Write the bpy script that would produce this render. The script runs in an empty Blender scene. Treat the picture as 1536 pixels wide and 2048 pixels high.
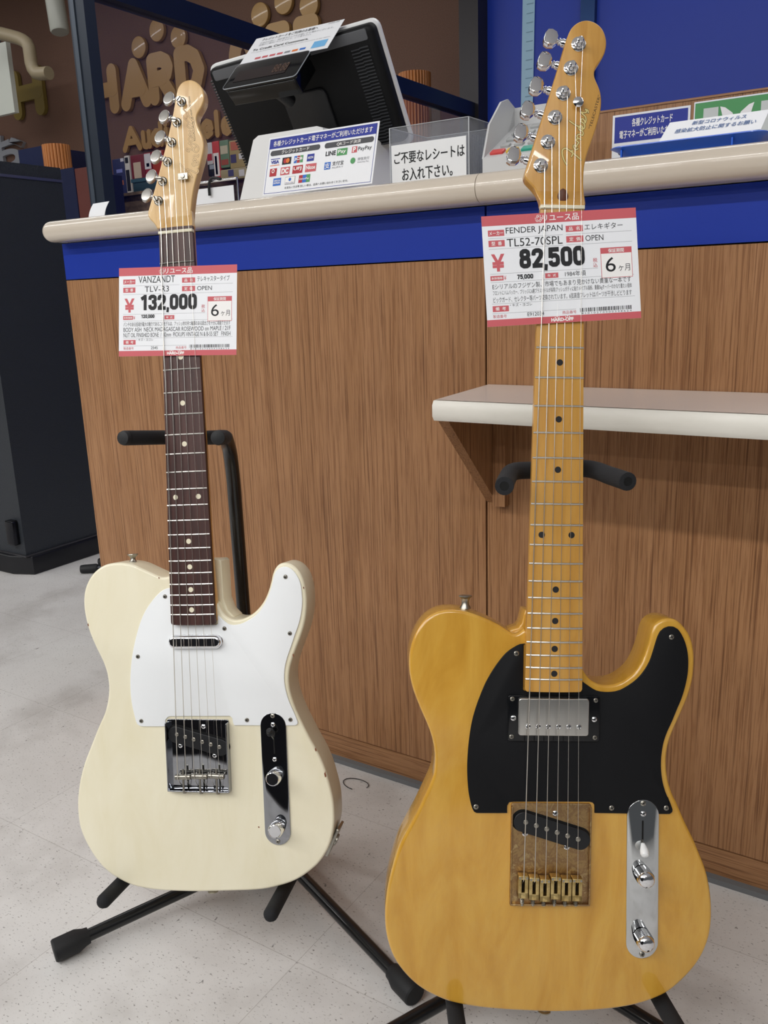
import bpy, bmesh, math, random
from mathutils import Matrix, Vector
C = bpy.context.scene.collection
SC = bpy.context.scene
random.seed(7)
PI = math.pi
# ------------------------------------------------------------------ camera, world, lamps, exposure
CAM_R = ((0.84298, 0.53692, -0.03322), (0.10705, -0.22795, -0.96777), (-0.52718, 0.81226, -0.24964))   # right, down, forward
CAM_P = Vector((0, 0, 0.84))
FPX = 1715.4
cam = bpy.data.cameras.new('camera')
cam.sensor_fit = 'VERTICAL'; cam.sensor_height = 36; cam.lens = FPX / 2048 * 36
cam.clip_start = 0.02
cam_o = bpy.data.objects.new('camera', cam); C.objects.link(cam_o)
r, d, f = [Vector(v) for v in CAM_R]
mw = Matrix((( r.x, -d.x, -f.x, 0), (r.y, -d.y, -f.y, 0), (r.z, -d.z, -f.z, 0), (0, 0, 0, 1)))
mw.translation = CAM_P
cam_o.matrix_world = mw
SC.camera = cam_o
SC.view_settings.view_transform = 'Standard'; SC.view_settings.look = 'None'
SC.view_settings.gamma = 1; SC.view_settings.use_curve_mapping = False
SC.view_settings.exposure = -0.68
w = bpy.data.worlds.new('world'); SC.world = w; w.use_nodes = True
w.node_tree.nodes['Background'].inputs[0].default_value = (0.93, 0.96, 1.0, 1)
w.node_tree.nodes['Background'].inputs[1].default_value = 0.15
def lamp_row(y, x0, x1, power, z=2.72):
    n = 3; seg = (x1 - x0) / n
    for i in range(n):
        l = bpy.data.lights.new('ceiling_tube_light', 'AREA'); l.shape = 'RECTANGLE'
        l.size = seg - .06; l.size_y = .13; l.energy = power * seg; l.color = (1.0, .99, .975)
        o = bpy.data.objects.new('ceiling_tube_light', l); C.objects.link(o)
        o.location = (x0 + seg * (i + .5), y, z)
for yy, pw in ((-1.35, 26), (-3.05, 24), (-4.75, 18)):
    lamp_row(yy, -4.9, 1.7, pw * 1.04)
lamp_row(2.6, -6.0, -2.0, 9)  # added row with no known fixture, brightens the brown wall behind the glass
lamp_row(2.3, -1.4, 3.0, 9)      # staff area behind the counter
lamp_row(0.6, -6.0, -3.2, 8)     # aisle at the left
def at(px, py, y):
    """point of the plane Y = y seen at photograph position (px, py)"""
    v = r * ((px - 768) / FPX) + d * ((py - 1024) / FPX) + f
    return CAM_P + v * (y / v.y)
# ------------------------------------------------------------------ helpers
def lin(c):
    if isinstance(c, str):
        c = tuple(int(c[i:i + 2], 16) / 255 for i in (0, 2, 4))
    return tuple(x / 12.92 if x <= .04045 else ((x + .055) / 1.055) ** 2.4 for x in c)
MATS = {}
def mat(name, col='808080', rough=.5, metal=0., coat=0., spec=.5, bump=None, emit=None, trans=0., alpha=1., ior=1.45):
    if name in MATS: return MATS[name]
    m = bpy.data.materials.new(name); m.use_nodes = True
    b = m.node_tree.nodes['Principled BSDF']
    b.inputs['Base Color'].default_value = (*lin(col), 1)
    b.inputs['Roughness'].default_value = rough; b.inputs['Metallic'].default_value = metal
    b.inputs['Coat Weight'].default_value = coat; b.inputs['Coat Roughness'].default_value = .05
    b.inputs['Specular IOR Level'].default_value = spec; b.inputs['IOR'].default_value = ior
    b.inputs['Transmission Weight'].default_value = trans; b.inputs['Alpha'].default_value = alpha
    if emit:
        b.inputs['Emission Color'].default_value = (*lin(emit[0]), 1); b.inputs['Emission Strength'].default_value = emit[1]
    if bump:
        nt = m.node_tree; tc = nt.nodes.new('ShaderNodeTexCoord'); n = nt.nodes.new('ShaderNodeTexNoise')
        n.inputs['Scale'].default_value = bump[0]; n.inputs['Detail'].default_value = 4
        bp = nt.nodes.new('ShaderNodeBump'); bp.inputs['Strength'].default_value = bump[1]; bp.inputs['Distance'].default_value = bump[2]
        nt.links.new(tc.outputs['Object'], n.inputs['Vector']); nt.links.new(n.outputs[0], bp.inputs['Height'])
        nt.links.new(bp.outputs[0], b.inputs['Normal'])
    MATS[name] = m
    return m
def noise_mat(name, stops, scale=(1, 1, 1), nscale=5, detail=6, dist=0., rough=.5, coat=0., metal=0., second=None, bump=0., spec=.5, roughn=.6):
    """colour ramp over stretched noise; second = (stops, scale, nscale, fac) multiplies a finer pattern over it"""
    m = bpy.data.materials.new(name); m.use_nodes = True; nt = m.node_tree; b = nt.nodes['Principled BSDF']
    tc = nt.nodes.new('ShaderNodeTexCoord')
    def layer(stops, scale, nscale, detail, dist):
        mp = nt.nodes.new('ShaderNodeMapping'); mp.inputs['Scale'].default_value = scale
        n = nt.nodes.new('ShaderNodeTexNoise'); n.inputs['Scale'].default_value = nscale
        n.inputs['Detail'].default_value = detail; n.inputs['Distortion'].default_value = dist; n.inputs['Roughness'].default_value = roughn
        rp = nt.nodes.new('ShaderNodeValToRGB'); e = rp.color_ramp.elements
        while len(e) < len(stops): e.new(.5)
        for k, (p, c) in enumerate(stops):
            e[k].position = p; e[k].color = (*lin(c), 1)
        nt.links.new(tc.outputs['Object'], mp.inputs[0]); nt.links.new(mp.outputs[0], n.inputs['Vector'])
        nt.links.new(n.outputs[0], rp.inputs[0]); return rp.outputs[0], n.outputs[0]
    c, h = layer(stops, scale, nscale, detail, dist)
    for s in (second or []):
        c2, h2 = layer(s[0], s[1], s[2], 4, 0)
        mx = nt.nodes.new('ShaderNodeMix'); mx.data_type = 'RGBA'; mx.blend_type = 'MULTIPLY'; mx.inputs[0].default_value = s[3]
        nt.links.new(c, mx.inputs[6]); nt.links.new(c2, mx.inputs[7]); c = mx.outputs[2]; h = h2
    nt.links.new(c, b.inputs['Base Color'])
    if bump:
        bp = nt.nodes.new('ShaderNodeBump'); bp.inputs['Strength'].default_value = bump; bp.inputs['Distance'].default_value = .001
        nt.links.new(h, bp.inputs['Height']); nt.links.new(bp.outputs[0], b.inputs['Normal'])
    b.inputs['Roughness'].default_value = rough; b.inputs['Metallic'].default_value = metal
    b.inputs['Coat Weight'].default_value = coat; b.inputs['Coat Roughness'].default_value = .04
    b.inputs['Specular IOR Level'].default_value = spec
    MATS[name] = m
    return m
class MB:
    """mesh collector; s scales everything handed in"""
    def __init__(self, s=1.): self.v = []; self.f = []; self.fm = []; self.s = s
    def add(self, vs, fs, m=0):
        o = len(self.v); self.v += [tuple(c * self.s for c in p) for p in vs]
        self.f += [tuple(i + o for i in q) for q in fs]; self.fm += [m] * len(fs); return self
    def box(self, a, b, m=0, M=None):
        x0, y0, z0 = a; x1, y1, z1 = b
        vs = [(x0, y0, z0), (x1, y0, z0), (x1, y1, z0), (x0, y1, z0), (x0, y0, z1), (x1, y0, z1), (x1, y1, z1), (x0, y1, z1)]
        if M: vs = [tuple(M @ Vector(p)) for p in vs]
        return self.add(vs, [(0, 3, 2, 1), (4, 5, 6, 7), (0, 1, 5, 4), (1, 2, 6, 5), (2, 3, 7, 6), (3, 0, 4, 7)], m)
    def rings(self, rs, m=0, cap0=True, cap1=True, closed=True):
        n = len(rs[0]); vs = [p for q in rs for p in q]; fs = []
        for i in range(len(rs) - 1):
            for j in range(n if closed else n - 1):
                k = (j + 1) % n
                fs.append((i * n + j, i * n + k, (i + 1) * n + k, (i + 1) * n + j))
        if cap0: fs.append(tuple(range(n - 1, -1, -1)))
        if cap1: fs.append(tuple((len(rs) - 1) * n + j for j in range(n)))
        return self.add(vs, fs, m)
    def prism(self, poly, z0, z1, rad=0., m=0, n=4, rad0=None, ax=None):
        poly = [Vector(p) for p in poly]
        if area(poly) < 0: poly = poly[::-1]
        nr = normals(poly)
        if rad0 is None: rad0 = rad
        rs = []
        def ring(off, z): return [(p.x - q.x * off, p.y - q.y * off, z) for p, q in zip(poly, nr)]
        if rad0 > 0:
            for k in range(n): a = k / n * PI / 2; rs.append(ring(rad0 * (1 - math.sin(a)), z0 + rad0 * (1 - math.cos(a))))
            rs.append(ring(0, z0 + rad0))
        else: rs.append(ring(0, z0))
        if rad > 0:
            for k in range(n + 1): a = k / n * PI / 2; rs.append(ring(rad * (1 - math.cos(a)), z1 - rad * (1 - math.sin(a))))
        else: rs.append(ring(0, z1))
        if ax: rs = [[tuple(ax @ Vector(p)) for p in q] for q in rs]
        return self.rings(rs, m)
    def lathe(self, prof, p0, axis, m=0, seg=20, cap=True):
        """prof: (radius, height along axis)"""
        p0 = Vector(p0); a = Vector(axis).normalized(); u = a.orthogonal().normalized(); v = a.cross(u)
        rs = [[tuple(p0 + a * h + u * (R * math.cos(t * 2 * PI / seg)) + v * (R * math.sin(t * 2 * PI / seg))) for t in range(seg)] for R, h in prof]
        return self.rings(rs, m, cap, cap)
    def cyl(self, a, b, ra, rb=None, m=0, seg=16):
        a = Vector(a); b = Vector(b); L = (b - a).length
        return self.lathe([(ra, 0), (ra if rb is None else rb, L)], a, b - a, m, seg)
    def tube(self, pts, R, m=0, seg=12, cap=True, rr=None):
        pts = [Vector(p) for p in pts]; rs = []; t = (pts[1] - pts[0]).normalized(); u = t.orthogonal().normalized()
        for i, p in enumerate(pts):
            t2 = (pts[min(i + 1, len(pts) - 1)] - pts[max(i - 1, 0)]).normalized()
            u = (u - t2 * u.dot(t2)).normalized(); v = t2.cross(u); q = rr[i] if rr else R
            rs.append([tuple(p + u * (q * math.cos(k * 2 * PI / seg)) + v * (q * math.sin(k * 2 * PI / seg))) for k in range(seg)])
        return self.rings(rs, m, cap, cap)
    def quad(self, a, b, c, e, m=0): return self.add([tuple(a), tuple(b), tuple(c), tuple(e)], [(0, 1, 2, 3)], m)
    def stroke(self, pts, hw, z0, z1, m=0, seg=8):
        """flat rounded stroke made of capsules, extruded z0..z1 (local x, y)"""
        for i_, (a, b) in enumerate(zip(pts, pts[1:])):
            a = Vector(a); b = Vector(b); t = (b - a); z1 += (z1 - z0) * .012
            an = math.atan2(t.y, t.x); pl = []
            for k in range(seg + 1): q = an - PI / 2 + PI * k / seg; pl.append((b.x + hw * math.cos(q), b.y + hw * math.sin(q)))
            for k in range(seg + 1): q = an + PI / 2 + PI * k / seg; pl.append((a.x + hw * math.cos(q), a.y + hw * math.sin(q)))
            self.prism(pl, z0, z1, 0, m)
        return self
    def text(self, s, u0, v0, u1, v1, z=0., m=0, bold=0., fn=None):
        """lettering fitted to the box (u0, v0)-(u1, v1) of the local x, y plane; fn maps (x, y, z)"""
        faux = bold if any(ord(q) > 0x2fff for q in s) else 0
        vs, fs = text_mesh(s, 0 if faux else bold)
        xs = [p[0] for p in vs]; ys = [p[1] for p in vs]; a, b, c, e = min(xs), max(xs), min(ys), max(ys)
        vs = [(u0 + (p[0] - a) / (b - a) * (u1 - u0), v0 + (p[1] - c) / (e - c) * (v1 - v0), z) for p in vs]
        k = (v1 - v0) * faux * .9
        for i_, (dx, dy) in enumerate(((-.5, -.3), (.5, -.3), (-.5, .3), (.5, .3)) if faux else ((0, 0),)):
            w2 = [(p[0] + dx * k, p[1] + dy * k, p[2] + i_ * .00002 / self.s) for p in vs]
            self.add([fn(*p) for p in w2] if fn else w2, fs, m)
        return self
    def price(self, s, u0, v0, u1, v1, z, m):
        """heavy condensed figures fitted to a box"""
        adv = {',': .24, '1': .60}; tot = sum(adv.get(c, .70) for c in s); x = 0; sx = (u1 - u0) / tot; sy = v1 - v0; i_ = 0
        for c in s:
            for pts in FIG[c]:
                hw_ = .09 if c == ',' else .118
                for j, (a, b) in enumerate(zip(pts, pts[1:])):
                    an = math.atan2(b[1] - a[1], b[0] - a[0]); pl = []
                    for e, base, flat in ((b, -PI / 2, j == len(pts) - 2), (a, PI / 2, j == 0)):
                        n = 1 if flat and pts[0] != pts[-1] else 8
                        pl += [(e[0] + hw_ * math.cos(an + base + PI * q / n), e[1] + hw_ * math.sin(an + base + PI * q / n)) for q in range(n + 1)]
                    i_ += 1
                    self.add([(u0 + (x + p) * sx, v0 + q * sy, z + i_ * .000004 / self.s) for p, q in pl], [tuple(range(len(pl)))], m)
            x += adv.get(c, .70)
        return self
    def build(self, name, mats, parent=None, angle=35):
        me = bpy.data.meshes.new(name); me.from_pydata(self.v, [], self.f)
        if not isinstance(mats, (list, tuple)): mats = [mats]
        for q in mats: me.materials.append(q)
        me.polygons.foreach_set('material_index', self.fm)
        me.validate(); me.update()
        if angle:
            me.polygons.foreach_set('use_smooth', [True] * len(me.polygons)); me.set_sharp_from_angle(angle=math.radians(angle))
        o = bpy.data.objects.new(name, me); C.objects.link(o)
        if parent: o.parent = parent
        return o
TXT = {}
FIG = {'0': [[(.12, .30), (.12, .70), (.15, .82), (.24, .88), (.42, .88), (.51, .82), (.54, .70), (.54, .30), (.51, .18), (.42, .12), (.24, .12), (.15, .18), (.12, .30)]],
       '1': [[(.36, 0), (.36, 1)], [(.40, .90), (.06, .72)]],
       '2': [[(.12, .64), (.12, .74), (.16, .84), (.26, .88), (.42, .88), (.52, .82), (.54, .70), (.50, .56), (.16, .14)], [(.03, .118), (.64, .118)]],
       '3': [[(.12, .66), (.14, .82), (.24, .88), (.42, .88), (.52, .82), (.54, .68), (.46, .54), (.28, .52)], [(.44, .53), (.53, .42), (.54, .28), (.50, .17), (.42, .12), (.24, .12), (.14, .18), (.12, .34)]],
       '5': [[(.62, .882), (.04, .882)], [(.15, .96), (.13, .46)], [(.14, .50), (.26, .58), (.42, .58), (.52, .50), (.54, .36), (.52, .2), (.42, .12), (.24, .12), (.14, .18), (.12, .32)]],
       '7': [[(.03, .882), (.62, .882)], [(.54, .90), (.26, 0)]],
       '8': [[(.14, .68), (.16, .82), (.26, .88), (.40, .88), (.50, .82), (.52, .68), (.46, .56), (.33, .53), (.2, .56), (.14, .68)], [(.12, .30), (.14, .44), (.22, .52), (.44, .52), (.52, .44), (.54, .30), (.52, .18), (.42, .12), (.24, .12), (.14, .18), (.12, .3)]],
       ',': [[(.11, .16), (.07, -.16)]]}
def text_mesh(s, bold):
    if (s, bold) not in TXT:
        c = bpy.data.curves.new('lettering', 'FONT'); c.body = s; c.offset = bold; c.resolution_u = 4
        o = bpy.data.objects.new('lettering', c); C.objects.link(o)
        me = bpy.data.meshes.new_from_object(o.evaluated_get(bpy.context.evaluated_depsgraph_get()))
        TXT[(s, bold)] = ([tuple(v.co) for v in me.vertices], [tuple(p.vertices) for p in me.polygons])
        bpy.data.objects.remove(o); bpy.data.curves.remove(c); bpy.data.meshes.remove(me)
    return TXT[(s, bold)]
def area(p): return sum(a[0] * b[1] - b[0] * a[1] for a, b in zip(p, p[1:] + p[:1])) / 2
def normals(poly):
    out = []; n = len(poly)
    for i in range(n):
        a = (poly[i] - poly[i - 1]); b = (poly[(i + 1) % n] - poly[i])
        a = a.normalized() if a.length > 1e-9 else b.normalized(); b = b.normalized() if b.length > 1e-9 else a
        na = Vector((a.y, -a.x)); nb = Vector((b.y, -b.x)); q = na + nb
        q = q / max(.5, q.length_squared / 2) if q.length > 1e-6 else na
        out.append(q)
    return out
def spline(pts, step, closed=False):
    P = [Vector(p) for p in pts]; n = len(P); out = []
    for i in range(n if closed else n - 1):
        if closed: a, b, c, e = P[i - 1], P[i], P[(i + 1) % n], P[(i + 2) % n]
        else: a, b, c, e = P[max(i - 1, 0)], P[i], P[i + 1], P[min(i + 2, n - 1)]
        k = max(1, round((c - b).length / step))
        for j in range(k):
            t = j / k
            out.append(.5 * (2 * b + (c - a) * t + (2 * a - 5 * b + 4 * c - e) * t * t + (3 * b - a - 3 * c + e) * t ** 3))
    if not closed: out.append(P[-1])
    return out
def soft(P, it):
    P = [Vector(p) for p in P]
    for _ in range(it): P = [P[0]] + [(P[i - 1] + 2 * P[i] + P[i + 1]) / 4 for i in range(1, len(P) - 1)] + [P[-1]]
    return P
def cornered(pts, step=3., lim=38):
    """closed outline: splines between the sharp corners"""
    P = [Vector(p) for p in pts]; n = len(P); cs = []
    for i in range(n):
        a = P[i] - P[i - 1]; b = P[(i + 1) % n] - P[i]
        if a.length > 0 and b.length > 0 and math.degrees(a.angle(b)) > lim: cs.append(i)
    if len(cs) < 2: return spline(P, step, True)
    out = []
    for a, b in zip(cs, cs[1:] + [cs[0] + n]):
        out += spline([P[k % n] for k in range(a, b + 1)], step)[:-1]
    return out
def rrect(x0, y0, x1, y1, R, n=5):
    o = []
    for cx, cy, a in ((x1 - R, y0 + R, -PI / 2), (x1 - R, y1 - R, 0), (x0 + R, y1 - R, PI / 2), (x0 + R, y0 + R, PI)):
        o += [(cx + R * math.cos(a + k / n * PI / 2), cy + R * math.sin(a + k / n * PI / 2)) for k in range(n + 1)]
    return o
def circle(cx, cy, R, n=20): return [(cx + R * math.cos(k * 2 * PI / n), cy + R * math.sin(k * 2 * PI / n)) for k in range(n)]
def capsule(a, b, R, n=10):
    a = Vector(a); b = Vector(b); t = math.atan2(b.y - a.y, b.x - a.x)
    return [(b.x + R * math.cos(t - PI / 2 + PI * k / n), b.y + R * math.sin(t - PI / 2 + PI * k / n)) for k in range(n + 1)] + \
           [(a.x + R * math.cos(t + PI / 2 + PI * k / n), a.y + R * math.sin(t + PI / 2 + PI * k / n)) for k in range(n + 1)]
def tag(o, label, cat, group=None, kind=None):
    o['label'] = label; o['category'] = cat
    if group: o['group'] = group
    if kind: o['kind'] = kind
    return o
def thing(name, label, cat, M=None, group=None):
    o = bpy.data.objects.new(name, None); C.objects.link(o); o.empty_display_size = .05
    if M is not None: o.matrix_world = M if isinstance(M, Matrix) else Matrix.Translation(M)
    return tag(o, label, cat, group)
def struct(name, mb, m, label=None):
    o = mb.build(name, m); o['kind'] = 'structure'
    if label: o['label'] = label
    return o
def frame(o, x, y, z=None):
    """matrix with the given origin and axes"""
    x = Vector(x).normalized(); y = Vector(y).normalized(); z = x.cross(y).normalized(); y = z.cross(x).normalized()
    M = Matrix((( x.x, y.x, z.x, o[0]), (x.y, y.y, z.y, o[1]), (x.z, y.z, z.z, o[2]), (0, 0, 0, 1)))
    return M
BODY1= [(-32.5,238.1), (-38.0,236.6), (-44.3,237.7), (-52.4,241.4), (-62.4,245.8), (-72.4,250.8), (-82.5,254.3), (-92.8,255.7), (-101.8,255.9), (-110.9,255.0), (-120.2,252.1), (-126.9,247.8), (-134.4,241.3), (-140.1,232.9), (-144.5,223.2), (-146.4,212.3), (-146.6,200.1), (-145.0,187.9), (-142.3,175.7), (-137.7,162.3), (-131.8,148.8), (-125.9,136.6), (-121.3,124.5), (-119.0,112.3), (-118.4,102.5), (-119.2,92.8), (-121.4,81.8), (-126.0,68.3), (-134.0,53.2), (-140.6,39.6), (-147.2,25.4), (-153.9,11.2), (-159.2,-2.5), (-163.2,-16.1), (-166.2,-31.0), (-167.8,-45.9), (-167.7,-60.7), (-166.1,-74.3), (-162.1,-86.5), (-156.1,-98.7), (-148.7,-110.8), (-138.8,-122.8), (-127.4,-132.2), (-114.6,-139.6), (-99.3,-145.5), (-81.2,-148.8), (-63.2,-150.2), (-40.2,-150.4), (-14.7,-149.8), (-10.8,-149.6), (14.5,-147.9), (39.5,-146.1), (59.4,-144.4), (76.8,-141.7), (91.6,-137.8), (106.5,-132.4), (118.9,-125.9), (127.6,-119.6), (137.5,-111.6), (145.1,-103.0), (151.5,-93.4), (156.7,-82.6), (160.1,-70.8), (162.2,-59.0), (162.6,-47.3), (162.2,-34.4), (160.3,-21.6), (157.3,-8.8), (153.7,5.1), (148.8,17.9), (143.3,29.5), (137.7,39.4), (132.2,50.8), (126.7,62.4), (120.6,76.4), (116.4,89.3), (113.8,101.0), (113.3,112.7), (114.5,123.2), (117.6,133.7), (121.7,144.2), (126.3,154.7), (131.6,167.5), (135.7,180.2), (138.3,194.1), (139.2,206.9), (138.5,218.5), (136.1,231.3), (131.7,240.7), (125.9,247.2), (119.5,250.4), (112.9,251.5), (106.8,249.9), (101.8,244.8), (98.5,237.8), (96.2,228.6), (92.1,216.9), (86.8,206.5), (80.4,198.4), (72.7,191.4), (64.0,186.8), (55.3,184.0), (46.6,184.1), (38.8,187.7), (33.5,193.7), (30.1,200.2), (28.4,203.8)]
BODY2= [(-27.8,239.7), (-30.7,237.3), (-34.0,234.6), (-37.9,234.3), (-42.3,236.7), (-49.1,241.5), (-58.8,246.7), (-68.5,250.8), (-79.2,254.7), (-88.9,257.3), (-98.5,258.2), (-107.2,257.5), (-114.9,255.3), (-121.6,251.4), (-127.3,246.5), (-132.0,239.7), (-135.8,232.9), (-138.6,224.1), (-140.6,215.4), (-141.1,206.6), (-140.8,197.9), (-139.6,190.2), (-137.0,179.5), (-133.0,168.8), (-128.5,158.2), (-123.6,147.5), (-119.6,137.8), (-116.5,128.1), (-114.8,118.3), (-114.1,109.5), (-114.7,99.8), (-116.3,90.0), (-128.6,61.8), (-133.8,51.0), (-140.7,37.8), (-147.7,23.3), (-152.8,8.9), (-156.8,-6.7), (-159.6,-20.0), (-161.2,-33.2), (-161.9,-45.3), (-161.5,-56.1), (-160.2,-67.0), (-157.1,-79.0), (-152.2,-91.1), (-145.5,-101.3), (-137.7,-110.4), (-129.3,-118.2), (-119.6,-124.8), (-108.8,-130.2), (-96.8,-135.0), (-81.3,-138.5), (-63.3,-141.2), (-39.4,-143.2), (-15.5,-144.3), (4.7,-145.0), (26.2,-144.6), (46.6,-143.3), (66.9,-141.4), (88.4,-137.6), (106.2,-132.0), (121.6,-124.6), (133.4,-114.8), (143.9,-103.8), (152.1,-92.9), (157.8,-81.9), (161.7,-71.0), (163.9,-60.1), (164.6,-46.7), (164.1,-33.4), (162.3,-20.2), (159.6,-6.9), (155.8,5.1), (150.7,17.1), (145.0,30.3), (138.2,43.5), (131.9,56.7), (125.6,71.0), (125.4,70.1), (122.4,76.7), (119.2,85.5), (117.1,94.4), (115.9,104.2), (115.7,114.0), (116.9,123.8), (119.2,132.6), (122.8,142.4), (127.5,153.2), (131.6,163.0), (135.8,173.8), (138.9,184.5), (140.8,196.2), (141.3,206.9), (140.9,217.6), (138.9,228.3), (135.3,237.0), (130.8,242.8), (123.8,250.0), (117.0,251.9), (110.2,251.3), (104.5,248.9), (100.2,244.0), (97.9,238.6), (96.6,230.8), (93.9,221.1), (89.8,209.4), (83.3,198.6), (75.6,191.7), (66.1,186.3), (56.4,184.7), (49.6,184.9), (41.8,187.5), (35.9,192.3), (31.4,199.1)]
GUARD1= [(-32.0,224.0), (-39.7,221.7), (-47.6,215.9), (-55.6,207.6), (-63.8,196.9), (-70.8,183.8), (-76.7,168.2), (-81.3,152.6), (-84.5,139.4), (-86.9,123.7), (-88.3,107.9), (-88.3,93.4), (-87.3,81.3), (-85.3,70.5), (-83.1,60.8), (-81.4,56.6), (-77.0,54.2), (-46.3,54.5), (-44.7,55.8), (-44.4,62.4), (-41.3,66.0), (-38.1,66.9), (38.5,68.0), (41.5,65.6), (42.1,59.7), (43.6,56.8), (119.8,57.6), (122.7,59.4), (122.8,62.3), (120.8,67.6), (118.1,74.6), (113.7,85.1), (110.6,95.6), (108.6,107.3), (108.6,117.8), (110.1,128.3), (113.6,140.0), (118.3,151.6), (123.7,165.6), (128.4,177.1), (131.9,188.7), (134.2,202.6), (134.2,215.3), (132.9,227.0), (129.6,235.1), (125.1,241.6), (119.3,245.8), (113.3,246.8), (107.2,244.9), (103.5,241.4), (100.8,235.7), (97.9,225.3), (93.9,214.8), (88.6,204.4), (82.1,195.1), (74.5,188.2), (64.5,182.4), (55.8,179.0), (47.1,178.1), (41.0,179.7), (35.1,184.5), (29.1,189.9)]
GUARD2= [(-26.7,225.6), (-31.8,225.1), (-38.5,221.6), (-45.1,216.7), (-51.8,208.9), (-58.4,199.1), (-64.9,187.4), (-70.5,173.8), (-75.1,160.2), (-78.3,147.5), (-80.5,132.9), (-81.8,118.3), (-82.3,103.6), (-81.8,90.0), (-80.5,77.3), (-78.6,67.7), (-76.7,61.2), (-74.9,58.0), (-72.5,56.8), (-42.0,57.0), (-42.1,64.4), (-40.2,67.8), (-36.0,68.3), (39.6,68.9), (42.6,68.1), (44.4,65.7), (44.8,57.7), (119.3,57.3), (121.9,59.2), (122.2,61.6), (120.3,66.9), (117.2,74.1), (118.4,70.8), (114.3,80.3), (111.5,90.1), (110.0,99.9), (109.6,109.7), (110.1,118.5), (111.8,129.2), (114.9,139.0), (119.6,149.8), (124.1,161.5), (128.7,173.2), (131.9,184.9), (134.0,196.6), (134.5,208.3), (133.5,218.9), (130.9,228.6), (127.3,236.3), (123.3,241.6), (119.4,243.8), (114.6,244.1), (109.8,242.4), (106.0,239.0), (103.7,234.2), (101.9,228.3), (99.2,218.6), (96.0,208.9), (90.4,199.1), (83.8,191.3), (76.2,185.4), (67.5,180.4), (59.8,178.6), (52.1,178.4), (44.3,179.7), (37.5,183.6), (30.6,188.4)]
HEAD1= [(-26.3,656.1), (-28.7,661.8), (-33.7,666.5), (-36.8,671.0), (-37.2,675.4), (-34.2,684.2), (-25.1,708.9), (-16.0,735.9), (-6.9,764.0), (0.1,788.5), (5.7,812.0), (8.0,818.9), (12.1,823.9), (18.0,826.1), (23.1,826.5), (30.7,823.4), (37.4,816.0), (40.0,809.2), (40.2,802.0), (37.7,795.1), (32.9,788.4), (29.5,784.0), (29.2,776.9), (31.4,769.4), (34.9,761.8), (37.1,753.2), (37.1,744.8), (34.3,734.3), (29.9,721.5), (25.4,708.7), (21.6,695.8), (19.1,682.8), (17.2,669.7), (16.0,657.7), (16.2,652.8)]
HEAD2= [(-18.6,653.2), (-21.2,661.0), (-23.3,664.9), (-27.3,669.7), (-32.4,674.5), (-35.2,677.4), (-35.9,680.3), (-33.1,690.1), (-22.4,725.4), (-12.1,758.6), (-1.8,793.7), (2.8,810.3), (5.6,818.1), (9.4,823.4), (14.3,826.9), (20.2,828.5), (27.1,827.6), (33.1,824.3), (37.6,819.6), (40.4,812.8), (41.2,806.1), (40.0,798.3), (36.7,791.5), (31.9,784.6), (29.5,779.7), (29.9,774.9), (32.7,769.1), (35.8,762.3), (37.2,754.6), (37.1,745.8), (35.3,736.0), (32.1,724.3), (28.3,712.5), (24.6,701.8), (22.3,692.0), (21.5,682.2), (21.4,672.4), (22.4,662.6), (24.0,653.8)]
FEN = [[(4.7, 690.8), (2.1, 695.2), (0.4, 700.3), (0.3, 704.2), (2.2, 706.2), (4.6, 706.0), (8.1, 703.8), (13.2, 700.0), (18.5, 695.7)], [(9.2, 698.7), (10.5, 701.4), (9.6, 704.5)], [(15.3, 706.2), (13.4, 705.2), (11.4, 706.8), (11.0, 709.0), (12.7, 709.5), (13.7, 707.8)], [(13.7, 707.8), (14.5, 709.8), (15.6, 711.3)], [(16.2, 712.0), (13.4, 714.3), (15.5, 715.9), (18.1, 715.0)], [(15.5, 715.9), (14.1, 718.1), (16.1, 719.8), (19.4, 718.9)], [(19.4, 718.9), (20.2, 721.1), (18.7, 723.5)], [(18.7, 723.5), (16.4, 724.1), (15.9, 726.9), (17.9, 728.0), (19.6, 726.4), (19.1, 724.2)], [(6.6, 732.5), (12.1, 728.9), (17.6, 726.1), (20.6, 725.0)], [(20.6, 725.0), (21.6, 727.4), (20.5, 730.3), (18.5, 731.6), (17.8, 733.9), (19.4, 734.7), (21.2, 732.8), (21.8, 730.8), (22.7, 733.3)], [(22.7, 733.3), (21.9, 736.7), (18.9, 739.4), (17.3, 741.5), (18.8, 740.5), (22.6, 740.8), (22.8, 742.5), (21.7, 743.7), (24.2, 742.7), (24.6, 740.6)]]
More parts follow.
